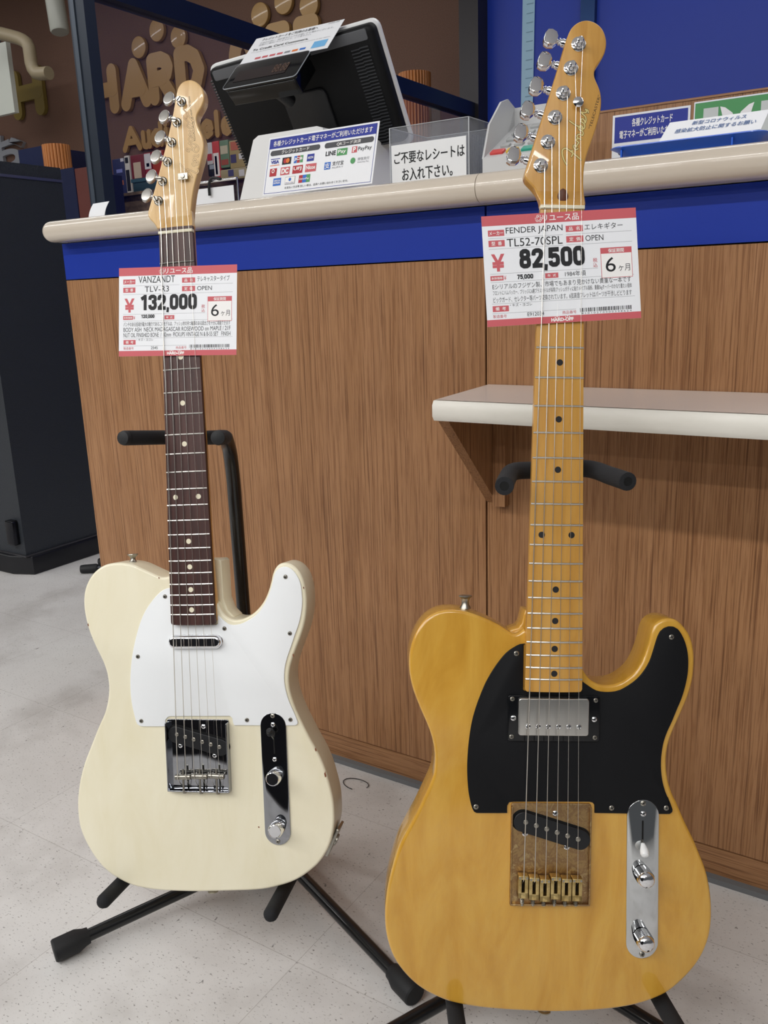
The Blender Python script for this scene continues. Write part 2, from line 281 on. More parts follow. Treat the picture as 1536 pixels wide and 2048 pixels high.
VZ = [[(6.5, 729.6), (12.0, 722.6), (21.2, 711.7)], [(21.2, 711.7), (16.8, 719.7), (14.9, 722.3), (19.7, 720.3), (27.2, 715.7)], [(27.2, 715.7), (29.2, 717.9), (28.5, 721.5)], [(26.4, 726.0), (23.5, 725.1), (21.9, 727.6), (23.7, 729.5), (26.5, 728.4), (27.0, 725.9), (29.2, 726.3), (29.3, 729.3)], [(29.3, 729.3), (23.8, 731.1), (23.1, 732.7), (26.6, 732.3), (23.9, 735.2), (24.6, 737.4), (29.6, 735.3)], [(29.6, 735.3), (30.1, 737.6)], [(18.7, 742.4), (15.6, 744.0), (16.3, 746.3), (20.8, 744.6), (24.3, 743.6), (22.8, 747.2), (20.0, 751.1), (18.3, 752.5), (22.4, 751.7), (27.4, 749.6), (30.1, 746.9), (30.3, 743.0), (27.7, 740.9), (24.8, 742.4), (24.9, 745.4), (27.3, 746.9)], [(23.2, 754.6), (20.0, 754.7), (18.5, 757.2), (20.4, 759.1), (23.3, 757.6), (23.8, 755.1), (25.4, 755.3), (25.6, 759.1)], [(25.6, 759.1), (20.2, 760.9), (19.3, 762.5), (22.9, 762.1), (20.7, 765.1), (20.3, 766.9), (25.3, 764.6)], [(25.3, 764.6), (25.9, 767.5), (23.9, 770.1)], [(23.9, 770.1), (20.6, 769.9), (17.6, 772.6), (18.6, 774.9), (22.1, 773.9), (23.9, 771.3)], [(11.7, 785.9), (16.0, 780.6), (22.1, 774.5), (25.3, 772.4)], [(25.3, 772.4), (26.3, 775.9)], [(13.4, 793.5), (17.6, 787.6), (22.4, 781.1), (25.9, 777.1), (25.0, 781.4)], [(17.3, 781.7), (18.9, 787.5)]]
# ------------------------------------------------------------------ materials
WOODSTOPS = [(.22, '8e6544'), (.42, '9e734e'), (.58, 'a67b56'), (.72, '9a6f4b'), (.85, 'ab815c')]
WOOD = noise_mat('oak_laminate', WOODSTOPS, (22, 22, .7), 1.5, 5, .5, rough=.42, spec=.35,
                 second=[([(.34, '7e5f4a'), (.46, 'ffffff')], (330, 330, 3.4), 1., .55), ([(.40, 'a88c78'), (.52, 'ffffff')], (700, 700, 14), 1., .5)])
WOODH = noise_mat('oak_laminate_rail', WOODSTOPS, (.7, 22, 60), 1.5, 5, .5, rough=.42, spec=.35,
                  second=[([(.34, '7e5f4a'), (.46, 'ffffff')], (3.4, 330, 330), 1., .55), ([(.40, 'a88c78'), (.52, 'ffffff')], (14, 700, 700), 1., .5)])
BLUE = mat('blue_laminate', '17349a', .38, spec=.4, bump=(900, .1, .0005))
BEIGE = mat('beige_laminate', 'd0c5b6', .22, coat=.35)
CREAMSHELF = noise_mat('worn_cream_edge', [(.3, 'd9d6cc'), (.6, 'e4e1d8'), (.75, 'cdc9bd')], (3, 8, 8), 3, 6, rough=.4)
SHELFTOP = mat('shelf_top_laminate', 'e6dbd3', .3, coat=.1)
BLACKP = mat('black_plastic', '17181b', .45)
BLACKM = mat('black_painted_steel', '0d0e10', .28, coat=.25)
FOAM = mat('black_foam', '1b1c1f', .85, bump=(900, .3, .0006))
RUBBER = mat('black_rubber', '1a1b1d', .6)
DARKGAP = mat('black_gap', '040404', .8)
GREYP = mat('grey_vinyl', '6c6e70', .5)
CHROME = mat('chrome', 'e8e9ec', .06, 1)
NICKEL = mat('brushed_nickel', 'c9c7c2', .28, 1)
STEEL = mat('worn_steel', 'a8a49a', .34, 1)
STRING = mat('string_steel', 'd8d4cc', .3, 1)
BRASS = noise_mat('tarnished_brass', [(.32, '7e6048'), (.44, 'b89a6c'), (.54, '9a7a5a'), (.64, 'ccb484'), (.74, '8c6e50')], (50, 50, 50), 1.5, 9, .8, rough=.46, metal=1, roughn=.72)
BRASS2 = noise_mat('dull_brass', [(.3, 'b4965a'), (.6, 'e0c88c'), (.8, 'c0a468')], (120, 120, 120), 1, 6, rough=.35, metal=1)
WHITEP = mat('white_plastic', 'e9eaea', .35)
PAPER = mat('white_paper', 'eff1f5', .5)
INK = mat('black_ink', '17181c', .6)
GREYINK = mat('grey_ink', '8d8f94', .6)
RED = mat('red_ink', 'cb5f66', .55)
WHITEINK = mat('white_ink', 'f6f4f2', .55)
NAVYINK = mat('navy_ink', '1e2f96', .5)
GREENINK = mat('green_ink', '4f9a5c', .5)
LIGHTBLUE = mat('light_blue_ink', '6fb4e6', .5)
ORANGEINK = mat('orange_ink', 'e0762c', .5)
CARDRED = mat('card_red_ink', 'b0202c', .5)
CARDBLUE = mat('card_blue_ink', '2a6cc8', .5)
GOLD = mat('gold_letter', 'b08a52', .35, .0, coat=.3)
BONE = mat('bone', 'e6dfc6', .4)
GLASS = mat('tinted_glass', 'ffffff', .02)
nt = GLASS.node_tree; b = nt.nodes['Principled BSDF']; out = nt.nodes['Material Output']
tr = nt.nodes.new('ShaderNodeBsdfTransparent'); tr.inputs[0].default_value = (.90, .90, .94, 1)
gl = nt.nodes.new('ShaderNodeBsdfGlossy'); gl.inputs['Roughness'].default_value = .01
def front_fresnel(nt, ior):
    """mirror share of a clear sheet: only its entry face reflects"""
    fr = nt.nodes.new('ShaderNodeFresnel'); fr.inputs[0].default_value = ior
    ge = nt.nodes.new('ShaderNodeNewGeometry'); sb = nt.nodes.new('ShaderNodeMath'); sb.operation = 'SUBTRACT'; sb.inputs[0].default_value = 1
    mu = nt.nodes.new('ShaderNodeMath'); mu.operation = 'MULTIPLY'
    nt.links.new(ge.outputs['Backfacing'], sb.inputs[1]); nt.links.new(fr.outputs[0], mu.inputs[0]); nt.links.new(sb.outputs[0], mu.inputs[1]); return mu.outputs[0]
mx = nt.nodes.new('ShaderNodeMixShader')
nt.links.new(front_fresnel(nt, 1.5), mx.inputs[0]); nt.links.new(tr.outputs[0], mx.inputs[1]); nt.links.new(gl.outputs[0], mx.inputs[2]); nt.links.new(mx.outputs[0], out.inputs[0])
ACRYL = mat('clear_acrylic', 'ffffff', .02)
nt = ACRYL.node_tree; out = nt.nodes['Material Output']
tr = nt.nodes.new('ShaderNodeBsdfTransparent'); tr.inputs[0].default_value = (.90, .91, .93, 1)
df = nt.nodes.new('ShaderNodeBsdfDiffuse'); df.inputs[0].default_value = (.72, .74, .78, 1)
gl = nt.nodes.new('ShaderNodeBsdfGlossy'); gl.inputs['Roughness'].default_value = .05
m1 = nt.nodes.new('ShaderNodeMixShader'); m1.inputs[0].default_value = .12
m2 = nt.nodes.new('ShaderNodeMixShader')
nt.links.new(tr.outputs[0], m1.inputs[1]); nt.links.new(df.outputs[0], m1.inputs[2])
nt.links.new(front_fresnel(nt, 1.49), m2.inputs[0]); nt.links.new(m1.outputs[0], m2.inputs[1]); nt.links.new(gl.outputs[0], m2.inputs[2]); nt.links.new(m2.outputs[0], out.inputs[0])
def floor_mat():
    m = noise_mat('speckled_vinyl_tile', [(.25, 'c4c1be'), (.5, 'd5d3d1'), (.75, 'dedddb')], (1, 1, 1), 2.6, 8, .4, rough=.42, spec=.4,
                  second=[([(.33, '6f6a66'), (.39, 'ffffff')], (1, 2.0, 1), 190, .75), ([(.29, '3e3b39'), (.33, 'ffffff')], (1.8, 1, 1), 62, .65), ([(.30, 'b0aaa5'), (.5, 'ffffff')], (1, 1, 1), 5, .35)])
    nt = m.node_tree; b = nt.nodes['Principled BSDF']; src = b.inputs['Base Color'].links[0].from_socket
    tc = nt.nodes.new('ShaderNodeTexCoord'); mp = nt.nodes.new('ShaderNodeMapping'); mp.inputs['Location'].default_value = (.62 + .303 * 20, -.711 + .303 * 20, 0)
    br = nt.nodes.new('ShaderNodeTexBrick'); br.offset = 0; br.inputs['Scale'].default_value = 1
    br.inputs['Brick Width'].default_value = .303; br.inputs['Row Height'].default_value = .303; br.inputs['Mortar Size'].default_value = .0006
    br.inputs['Color1'].default_value = (1, 1, 1, 1); br.inputs['Color2'].default_value = (.955, .955, .955, 1); br.inputs['Mortar'].default_value = (.72, .71, .70, 1)
    br.inputs['Mortar Smooth'].default_value = .2
    mx = nt.nodes.new('ShaderNodeMix'); mx.data_type = 'RGBA'; mx.blend_type = 'MULTIPLY'; mx.inputs[0].default_value = 1
    nt.links.new(tc.outputs['Object'], mp.inputs[0]); nt.links.new(mp.outputs[0], br.inputs['Vector'])
    nt.links.new(src, mx.inputs[6]); nt.links.new(br.outputs['Color'], mx.inputs[7]); nt.links.new(mx.outputs[2], b.inputs['Base Color'])
    return m
# ------------------------------------------------------------------ the room
struct('floor', MB().box((-9, -7, -.05), (5, 5, 0)), floor_mat())
struct('ceiling', MB().box((-9, -7, 2.8), (5, 5, 2.85)), mat('ceiling_white', 'e6e6e4', .8))
BROWN = noise_mat('brown_wallcloth', [(.35, '5d4337'), (.6, '6e5143')], (60, 60, 60), 4, 4, rough=.8)
struct('wall_back', MB().box((-9, 3.9, 0), (-1.2, 4.0, 2.8)), BROWN)
struct('wall_right', MB().box((-1.585, 3.28, 0), (5, 3.36, 2.8)), BLUE)
struct('wall_left', MB().box((-9.1, -7, 0), (-9, 5, 2.8)), mat('dark_wall', '3a3a40', .7))
mbt = MB().box((-1.665, 3.2, 0), (-1.585, 3.36, 2.8)); struct('trim_1', mbt, mat('dark_bronze_trim', '2c2a2c', .3, .6))
p = at(1178, 20, 3.27); struct('trim_2', MB().box((p.x - .026, 3.255, 1.0), (p.x + .026, 3.28, 2.8)), mat('blue_metal_trim', '16325e', .25, .6))
struct('added_reflection_block', MB().box((-1.7, -1.3, 0), (.22, -1.18, 1.2)), mat('dark_reflection_block', '15171d', .6))   # unseen low block, added so the chrome has something dark to mirror
# ------------------------------------------------------------------ service counter
YC = 1.145; SEAM = -.557
def counter(x0, x1, label):
    o = thing('service_counter', label, 'counter', (0, 0, 0), 'service counter units')
    MB().box((x0, YC, .052), (x1, YC + .02, .88)).build('wood_panel', WOOD, o)
    MB().box((x0, YC, .882), (x1, YC + .02, .9495)).build('blue_band', BLUE, o)
    MB().box((x0, YC - .0006, .004), (x1, YC + .02, .05)).build('bottom_rail', WOODH, o)
    MB().box((x0 + .01, YC + .02, .004), (x1 - .001, YC + .55, .9495)).build('carcass', WOOD, o)
    mb = MB().box((x0, YC - .012, 0), (x1, YC - .001, .0085))
    mb.build('plinth_strip', GREYP, o)
    return o
counter(-1.473, SEAM - .0015, 'long wooden counter unit with blue band behind the cream guitar')
counter(SEAM + .0015, .9, 'wooden counter unit with blue band behind the yellow guitar and its shelf')
def worktop(x0, x1, label, round_left):
    o = thing('countertop', label, 'countertop', (0, 0, 0), 'beige worktop sections')
    R = .0195; yc = 1.1195; zc = .9703
    prof = [(yc - R * math.cos(a), zc + R * math.sin(a)) for a in [(-PI / 2 + PI * k / 16) for k in range(17)]]
    prof += [(1.75, zc + R), (1.75, zc - R)]
    rs = []
    if round_left:
        for k in range(6):
            a = PI / 2 * k / 6; s = math.sin(a)
            rs.append([(x0 + R * (1 - s) * 0 + R * (1 - math.sin(PI / 2 * k / 6)) * 0 + R * (1 - math.cos(PI / 2 - a)), yc + (y - yc) * (max(.05, math.cos(PI / 2 - a)) if y < 1.7 else 1) , zc + (z - zc) * max(.05, math.cos(PI / 2 - a))) for y, z in prof])
        rs = [[(x0 + R * (1 - math.cos(PI / 2 * (1 - k / 6))) if False else x0 + R * (1 - math.sin(PI / 2 * k / 6)), yc + (y - yc) * (max(.08, math.sin(PI / 2 * k / 6)) if y < yc + .001 else 1), zc + (z - zc) * max(.08, math.sin(PI / 2 * k / 6))) for y, z in prof] for k in range(7)]
        # ends run from the tip to the full section
        rs = [[(x0 + R * (1 - math.cos(PI / 2 * k / 6)), q[1], q[2]) for q in rr] for k, rr in enumerate(rs)]
    else: rs = [[(x0, y, z) for y, z in prof]]
    rs.append([(x1, y, z) for y, z in prof])
    MB().rings(rs).build('bullnose_top', BEIGE, o)
worktop(-1.481, -.5515, 'beige rounded-edge countertop section carrying the cash register', True)
worktop(-.5505, .9, 'beige rounded-edge countertop section carrying the blue tray', False)
# shelf on the front of the counter
o = thing('wall_shelf', 'cream-edged shelf mounted on the counter front behind the yellow guitar', 'shelf', (0, 0, 0))
x0, x1, y0, z0, z1 = -.541, .85, .955, .676, .702
mb = MB(); prof = [(y0 + .004, z0), (y0, z0 + .006), (y0, z1 - .006), (y0 + .004, z1), (YC - .002, z1), (YC - .002, z0)]
mb.rings([[(x0 - (.012 if y > 1.1 else 0), y, z) for y, z in prof], [(x1, y, z) for y, z in prof]]); mb.build('edge_band', CREAMSHELF, o)
MB().add([(x0 + .001, y0 + .006, z1 + .0006), (x1, y0 + .006, z1 + .0006), (x1, YC - .002, z1 + .0006), (x0 - .011, YC - .002, z1 + .0006)], [(0, 1, 2, 3)]).build('shelf_board', SHELFTOP, o)
mb = MB(); pr = [(y0 + .035, z0), (YC - .0005, z0), (YC - .0005, .525)]
mb.rings([[(-.556, y, z) for y, z in pr], [(-.540, y, z) for y, z in pr]]); mb.build('bracket', WOOD, o)
MB().box((-.5395, YC - .016, .524), (-.5195, YC - .0005, z0)).build('batten', WOOD, o)
mb = MB(); mb.rings([[(.5, y, z) for y, z in pr], [(.516, y, z) for y, z in pr]]); mb.build('bracket', WOOD, o)
# ------------------------------------------------------------------ guitars
def maple(name, a, b_, c, coat): return noise_mat(name, [(.3, a), (.5, b_), (.7, c)], (60, 5, 60), 1.4, 6, .6, rough=.3, coat=coat)
MAPLE1 = maple('aged_maple', 'c79a5c', 'd8b277', 'dfbd86', .3)
MAPLE1N = maple('aged_neck_maple', 'b98036', 'c98f40', 'cf9a4c', .3)
MAPLE2 = maple('amber_maple', 'b78338', 'c69446', 'cc9c50', .4)
ROSE = noise_mat('rosewood', [(.3, '2a1412'), (.5, '40211c'), (.7, '50302a')], (110, 5, 110), 1.5, 7, .8, rough=.45)
CREAM = noise_mat('cream_lacquer', [(.25, 'e6dec0'), (.5, 'ebe4ca'), (.75, 'eee8d0')], (8, 2.5, 8), 2.0, 4, 1.4, rough=.32, coat=.25)
BUTTER = noise_mat('butterscotch_lacquer', [(.25, 'bf8a28'), (.45, 'cb9835'), (.6, 'd0a03f'), (.8, 'c59030')], (9, 2.6, 8), 1.8, 5, 2.6, rough=.25, coat=.8,
                   second=[([(.35, 'dccfa8'), (.6, 'ffffff')], (45, 8, 20), 1.2, .3)])
GUARDW = mat('white_pickguard', 'edf0f2', .35, coat=.2, bump=(300, .05, .0004))
GUARDB = mat('black_pickguard', '07080c', .55, spec=.3, bump=(500, .06, .0004))
CHIP = mat('bare_wood_chip', '7d4a30', .7)
def hw(y): return (42 + 14 * (648 - y) / 465) / 2
def crown(x): return 11.5 - x * x / 368.
def fret_y(n): return 648 * 2 ** (-n / 12)
SX = [-17.5 + 7 * k for k in range(6)]; BX = [-26.5 + 10.6 * k for k in range(6)]
SR = [.60, .48, .38, .30, .24, .20]
SADZ = [crown(x * .7) + 2.4 for x in BX]
def screw(mb_parent, x, y, z, R=2.6, m=None, name='screw'):
    mb = MB(.001); mb.lathe([(R, 0), (R, .5), (R * .75, 1.1), (0.05, 1.35)], (x, y, z), (0, 0, 1), 0, 14)
    for a in (.5, .5 + PI / 2):
        c, s = math.cos(a), math.sin(a); L = R * .6; t = R * .13
        mb.add([(x + c * L - s * t, y + s * L + c * t, z + 1.38), (x - c * L - s * t, y - s * L + c * t, z + 1.38), (x - c * L + s * t, y - s * L - c * t, z + 1.38), (x + c * L + s * t, y + s * L - c * t, z + 1.38)], [(0, 1, 2, 3)], 1)
    return mb.build(name, [m or STEEL, DARKGAP], mb_parent)
def make_guitar(label, M, body, guard, head, P):
    o = thing('electric_guitar', label, 'guitar', M, 'second-hand electric guitars on stands')
    S = .001
    # body with its neck heel
    op = soft(spline(body, 2.5), 4)
    mb = MB(S); mb.prism([tuple(p) for p in op], -44, 0, 3.2, 0, 5)
    hl = P['heel']; mb.prism(hl, -43.5, -13, 1.5, 0, 3)
    bo = mb.build('body', P['body'], o, 40)
    # fretboard and neck
    ye = P['nut_end']; mb = MB(S); rs = []
    ys = [180.2, 181.2, 183] + [183 + (ye - 183) * k / 30 for k in range(1, 31)]
    for k, y in enumerate(ys):
        h = hw(max(y, 183)) - (2.2, .8, 0)[k] if k < 3 else hw(y)
        n = 12; rs.append([(-h, y, 4.2)] + [(-h + 2 * h * i / n, y, crown(-h + 2 * h * i / n)) for i in range(n + 1)] + [(h, y, 4.2)])
    mb.rings(rs); fb = mb.build('fretboard', P['board'], o, 40)
    mb = MB(S); rs = []
    for k in range(37):
        y = 184 + (655 - 184) * k / 36; h = hw(y) - .05; dep = (10.5 + 3.5 * max(0, (500 - y) / 300)); e = 2.4 if y > 262 else 2.4 + 3 * (262 - y) / 78
        ring = []
        for i in range(17):
            a = PI + PI * i / 16; cx, sy = math.cos(a), math.sin(a)
            ring.append((h * math.copysign(abs(cx) ** (2 / e), cx), y, 4.2 + (dep + 4.2) * math.copysign(abs(sy) ** (2 / e), sy)))
        rs.append(ring)
    mb.rings(rs, 1)
    hd = soft(spline(head, 2.5), 3); mb.prism([tuple(p) for p in hd], -10.5, 4, 1.6, 0, 4)
    rs = []                                                        # scoop from the nut down to the headstock face
    for k in range(9):
        t = k / 8; y = ye - .5 + 20 * t; z = 3.6 + (crown(0) - 2.2 - 3.6) * (1 - t) ** 2
        xl = -20.6 - 1.2 * t - 8 * max(0, t - .25) * .9; xr = 20.2 - 2.2 * t if P['n'] == 1 else 22 - .8 * t
        rs.append([(xl, y, -2), (xl, y, z - .5), (xl + .6, y, z), (xr - .6, y, z), (xr, y, z - .5), (xr, y, -2)])
    mb.rings(rs)
    mb.build('neck', [P['neck'], P.get('neckside', P['neck'])], o, 40)
    for n in range(1, 22):
        y = fret_y(n); h = hw(y); mb = MB(S)
        mb.tube([(-h + .2 + 2 * (h - .2) * i / 8, y, crown(-h + 2 * h * i / 8) + .25) for i in range(9)], .95, 0, 8)
        mb.build('fret', NICKEL, fb)
    for n in (3, 5, 7, 9, 12, 15, 17, 19, 21):
        y = (fret_y(n) + fret_y(n - 1)) / 2
        for x in ((-14.5, 14.5) if n == 12 else (0,)):
            mb = MB(S)
            mb.add([(px, py, crown(px) + .12) for px, py in circle(x, y, 3.1, 20)], [tuple(range(20))]); mb.build('fret_marker', P['dot'], fb)
    mb = MB(S); mb.prism(rrect(-21.3, 646.2, 21.3, 649.8, .6), 5, 12.6, .8); mb.build('nut', BONE, o)
    # pickguard
    gp = [tuple(q) for q in cornered(guard + [(28.6, guard[-1][1] - 2), (28.6, 180), (26.5, 178.8), (-26.5, 178.8), (-28.4, 180), (-28.4, guard[0][1] - 1)], 4)]
    mb = MB(S); mb.prism(gp, 0, 1.7, .5, 0, 3, 0); go = mb.build('pickguard', P['guard'], o, 30)
    for x, y in P['gscrews']: screw(go, x, y, 1.7)
    # bridge plate
    bx0, by0, bx1, by1 = P['bridge']; wl = P['wall']; mb = MB(S)
    mb.prism(rrect(bx0, by0, bx1, by1, 2.5), 0, 1.8, .5, 0, 3, 0)
    for q in ((bx0, by0, bx0 + 1.6, by1 - 3), (bx1 - 1.6, by0, bx1, by1 - 3), (bx0 + .8, by0, bx1 - .8, by0 + 1.6)):
        mb.prism(rrect(*q, .7, 3), 1, wl, .6, 0, 3, 0)
    bp = mb.build('bridge_plate', P['plate'], o)
    a, b2 = Vector(P['pick'][0]), Vector(P['pick'][1])
    MB(S).prism(capsule(a, b2, 11.3, 14), 1.2, 1.9, 0).build('pickup_hole', DARKGAP, bp)
    pk = MB(S).prism(capsule(a + Vector((.5, -.6)), b2 + Vector((.3, -.6)), 10.0, 14), 1, 5.2, .8).build('bridge_pickup', BLACKP, o)
    for k in range(6):
        x = P['poles'][0][0] + (P['poles'][1][0] - P['poles'][0][0]) * k / 5; y = P['poles'][0][1] + (P['poles'][1][1] - P['poles'][0][1]) * k / 5
        MB(S).lathe([(2.4, 0), (2.4, .7), (2.0, .95)], (x, y, 5.1), (0, 0, 1), 0, 14).build('pole_piece', STEEL, pk)
    for x, y in P['bscrews']: screw(bp, x, y, 1.8, 2.9, CHROME)
    if P['n'] == 2:
        for k in range(6):
            x = BX[k]; mb = MB(S); y1 = -1.5 - (0, 1.2, 2.6, .2, 2.0, 2.2)[k]; y0 = y1 - 23; zt = SADZ[k] - SR[k] - .3
            mb.prism(rrect(x - 5, y1 - 4, x + 5, y1, .8, 3), 3, zt, .8); mb.prism(rrect(x - 5, y0, x - 1.5, y1 - 1, .5, 3), 2.2, zt - 1.2, .6)
            mb.prism(rrect(x + 1.5, y0, x + 5, y1 - 1, .5, 3), 2.2, zt - 1.2, .6); mb.prism(rrect(x - 5, y0, x + 5, y0 + 6, .5, 3), 2.2, zt - 1.2, .6)
            mb.box((x - 2.2, y0 + 3, 1.9), (x + 2.2, y1 - 4, 2.4), 1)
            s = mb.build('saddle', [BRASS2, DARKGAP], bp)
            mb = MB(S)
            for q in (-3.4, 3.4): mb.cyl((x + q, y1 - 2, zt - 2), (x + q, y1 - 2, zt + .4), 1.2, None, 0, 10)
            mb.build('height_screw', STEEL, s)
            mb = MB(S); sp = [(x + 1.9 * math.cos(t * .9), y0 - 1.4 * t * .9 / 6.28 - .2, 5.5 + 1.9 * math.sin(t * .9)) for t in range(0, 36)]
            mb.tube(sp, .35, 0, 5); mb.cyl((x, y0 - .2, 5.5), (x, by0 + .6, 5.5), 1.2, None, 0, 10); mb.build('intonation_spring', STEEL, s)
    else:
        for k, (x, y, t) in enumerate(((-21.2, -4.8, .03), (0, -3.6, .0), (21.2, -2.8, -.04))):
            mb = MB(S); dx, dy = 10.2 * math.cos(t), 10.2 * math.sin(t)
            prof = [(2.4, 0), (3.3, .8), (3.3, 4.4), (2.7, 4.8), (2.7, 5.6), (3.3, 6), (3.3, 14.4), (2.7, 14.8), (2.7, 15.6), (3.3, 16), (3.3, 19.6), (2.4, 20.4)]
            mb.lathe(prof, (x - dx, y - dy, 9), (math.cos(t), math.sin(t), 0), 0, 16); s = mb.build('barrel_saddle', BRASS2 if 0 else STEEL, bp)
            mb = MB(S); mb.cyl((x, y + 9, 9), (x, by0 - 1.2, 9), 1.3, None, 0, 10); mb.cyl((x, by0 - 2.0, 6), (x, by0 - .2, 6), 2.4, None, 0, 14); mb.build('intonation_screw', STEEL, s)
            mb = MB(S)
            for q in (-7.6, 7.6): mb.cyl((x + q, y, 1.6), (x + q, y, 12.4), 1.3, None, 0, 10)
            mb.build('height_screw', STEEL, s)
        mb = MB(S)
        for k in range(6): mb.add([(px, py, 1.86) for px, py in circle(BX[k] * .98, -18.5, 1.7, 14)], [tuple(range(14))])
        mb.build('string_hole', DARKGAP, bp)
    # control plate, knobs, switch
    ca, cb = P['ctrl']; mb = MB(S); mb.prism(capsule(ca, cb, 15.9, 20), 0, 2.0, .5, 0, 3, 0)
    ct = mb.build('control_plate', P['ctrlmat'], o)
    u = (Vector(ca) - Vector(cb)).normalized()
    for q in (12.5, -(Vector(ca) - Vector(cb)).length - 11.5): screw(ct, ca[0] + u.x * q, ca[1] + u.y * q, 2, 2.7)
    for x, y in P['swscrews']: screw(ct, x, y, 2, 2.7, CHROME)
    (sx0, sy0), (sx1, sy1) = P['slot']; MB(S).prism(capsule((sx0, sy0), (sx1, sy1), .9, 5), 1.5, 2.08, 0).build('switch_slot', DARKGAP, ct)
    (tx, ty, tz) = P['tip']; bx, by = P['lever']
    mb = MB(S); mb.add([(bx - .5, by - 2.5, 1), (bx + .5, by - 2.5, 1), (bx + .5, by + 2.5, 1), (bx - .5, by + 2.5, 1), (tx - .5, ty - 2.5, tz), (tx + .5, ty - 2.5, tz), (tx + .5, ty + 2.5, tz), (tx - .5, ty + 2.5, tz)], [(0, 1, 5, 4), (1, 2, 6, 5), (2, 3, 7, 6), (3, 0, 4, 7), (4, 5, 6, 7)])
    lv = mb.build('selector_lever', STEEL, ct)
    mb = MB(S); dv = Vector((tx - bx, ty - by, tz - 1)).normalized(); b0 = Vector((tx, ty, tz)) - dv * 5
    if P['n'] == 1: mb.lathe([(2.4, 0), (2.6, 3), (4.8, 3.6), (4.8, 5), (3.6, 6), (3.4, 9.5), (2.6, 10.5)], b0, dv, 0, 18)
    else: mb.lathe([(2.0, 0), (3.0, 3), (4.2, 8), (4.4, 11), (3.4, 13.4), (1.6, 14.4)], b0 - dv * 2, dv, 0, 18)
    mb.build('switch_tip', P['tipmat'], ct)
    for kx, ky in P['knobs']:
        mb = MB(S); seg = 96; rs = []
        prof = [(8.6, 1.0), (8.6, 14.6), (8.1, 15.4)] if P['n'] == 1 else [(8.4, 1.0), (8.4, 15.2)]
        for R, h in prof:
            rs.append([(kx + (R + (.2 if i % 2 else -.2)) * math.cos(i * 2 * PI / seg), ky + (R + (.2 if i % 2 else -.2)) * math.sin(i * 2 * PI / seg), 2 + h) for i in range(seg)])
        if P['n'] == 1: rs += [[(kx + R * math.cos(i * 2 * PI / seg), ky + R * math.sin(i * 2 * PI / seg), 2 + h) for i in range(seg)] for R, h in ((7.9, 16.2), (7.3, 16.6), (7.0, 16.2))]
        else: rs += [[(kx + R * math.cos(i * 2 * PI / seg), ky + R * math.sin(i * 2 * PI / seg), 2 + h) for i in range(seg)] for R, h in ((8.0, 15.4), (7.6, 16.8), (6.4, 18.2), (4.4, 19.1), (2., 19.5))]
        mb.rings(rs); k = mb.build('control_knob', CHROME, ct, 30)
        mb = MB(S); a = P['setscrew']
        mb.cyl((kx + 8.0 * math.cos(a), ky + 8.0 * math.sin(a), 9), (kx + 8.95 * math.cos(a), ky + 8.95 * math.sin(a), 9), 1.3, None, 0, 10); mb.build('set_screw', DARKGAP, k)
    # neck pickup
    if P['n'] == 1:
        x0, x1, yy = -34, 34, 158.6
        mb = MB(S); mb.prism(capsule((x0 + 8.4, yy), (x1 - 8.4, yy), 8.6, 14), 1, 2.4, .4); mb.prism(capsule((x0 + 8.2, yy), (x1 - 8.2, yy), 7.9, 14), 1, 9.2, 3.6, 0, 6); mb.build('neck_pickup', CHROME, o, 60)
    else:
        mb = MB(S); mb.prism(rrect(-43.5, 129.6, 47.3, 175, 2.5), 1.5, 4.2, .8); rg = mb.build('pickup_ring', mat('glossy_black_plastic', '0a0b0e', .12), o)
        mb = MB(S); mb.prism(rrect(-33.6, 136.2, 35.7, 173.2, 3), 2, 8.6, 1.2, 0, 5); np_ = mb.build('neck_pickup', NICKEL, o, 40)
        for k in range(6):
            x = -24 + 9.95 * k; mb = MB(S); mb.lathe([(2.6, 0), (2.6, .6), (2.1, 1.1), (.05, 1.3)], (x, 145.5, 8.5), (0, 0, 1), 0, 16)
            a = .35 + .3 * k; c, s = math.cos(a), math.sin(a)
            mb.add([(x + c * 2.3 - s * .35, 145.5 + s * 2.3 + c * .35, 9.85), (x - c * 2.3 - s * .35, 145.5 - s * 2.3 + c * .35, 9.85), (x - c * 2.3 + s * .35, 145.5 - s * 2.3 - c * .35, 9.85), (x + c * 2.3 + s * .35, 145.5 + s * 2.3 - c * .35, 9.85)], [(0, 1, 2, 3)], 1)
            mb.build('pole_screw', [CHROME, DARKGAP], np_)
        for x, y in ((-39.2, 171.5), (-39.4, 134), (43, 170.8), (42.8, 133.8)): screw(rg, x, y, 4.0, 2.3)
        for x, y in ((-38, 152.6), (41.8, 152)): screw(rg, x, y, 4.2, 2.7, CHROME)
    # strap buttons
    for x, y, dr in P['buttons']:
        mb = MB(S); prof = [(4.6, 0), (3.6, 1.5), (3.0, 3), (3.2, 5), (6.2, 8.2), (6.6, 8.8), (6.4, 9.4), (1.5, 9.2)] if P['n'] == 1 else [(5.6, 0), (5.4, 1.5), (3.9, 4), (3.8, 8), (4.6, 10.5), (6.6, 12), (6.6, 13.2), (4.5, 13.4)]
        mb.lathe(prof, (x, y, -22), dr, 0, 20); mb.build('strap_button', STEEL, o)
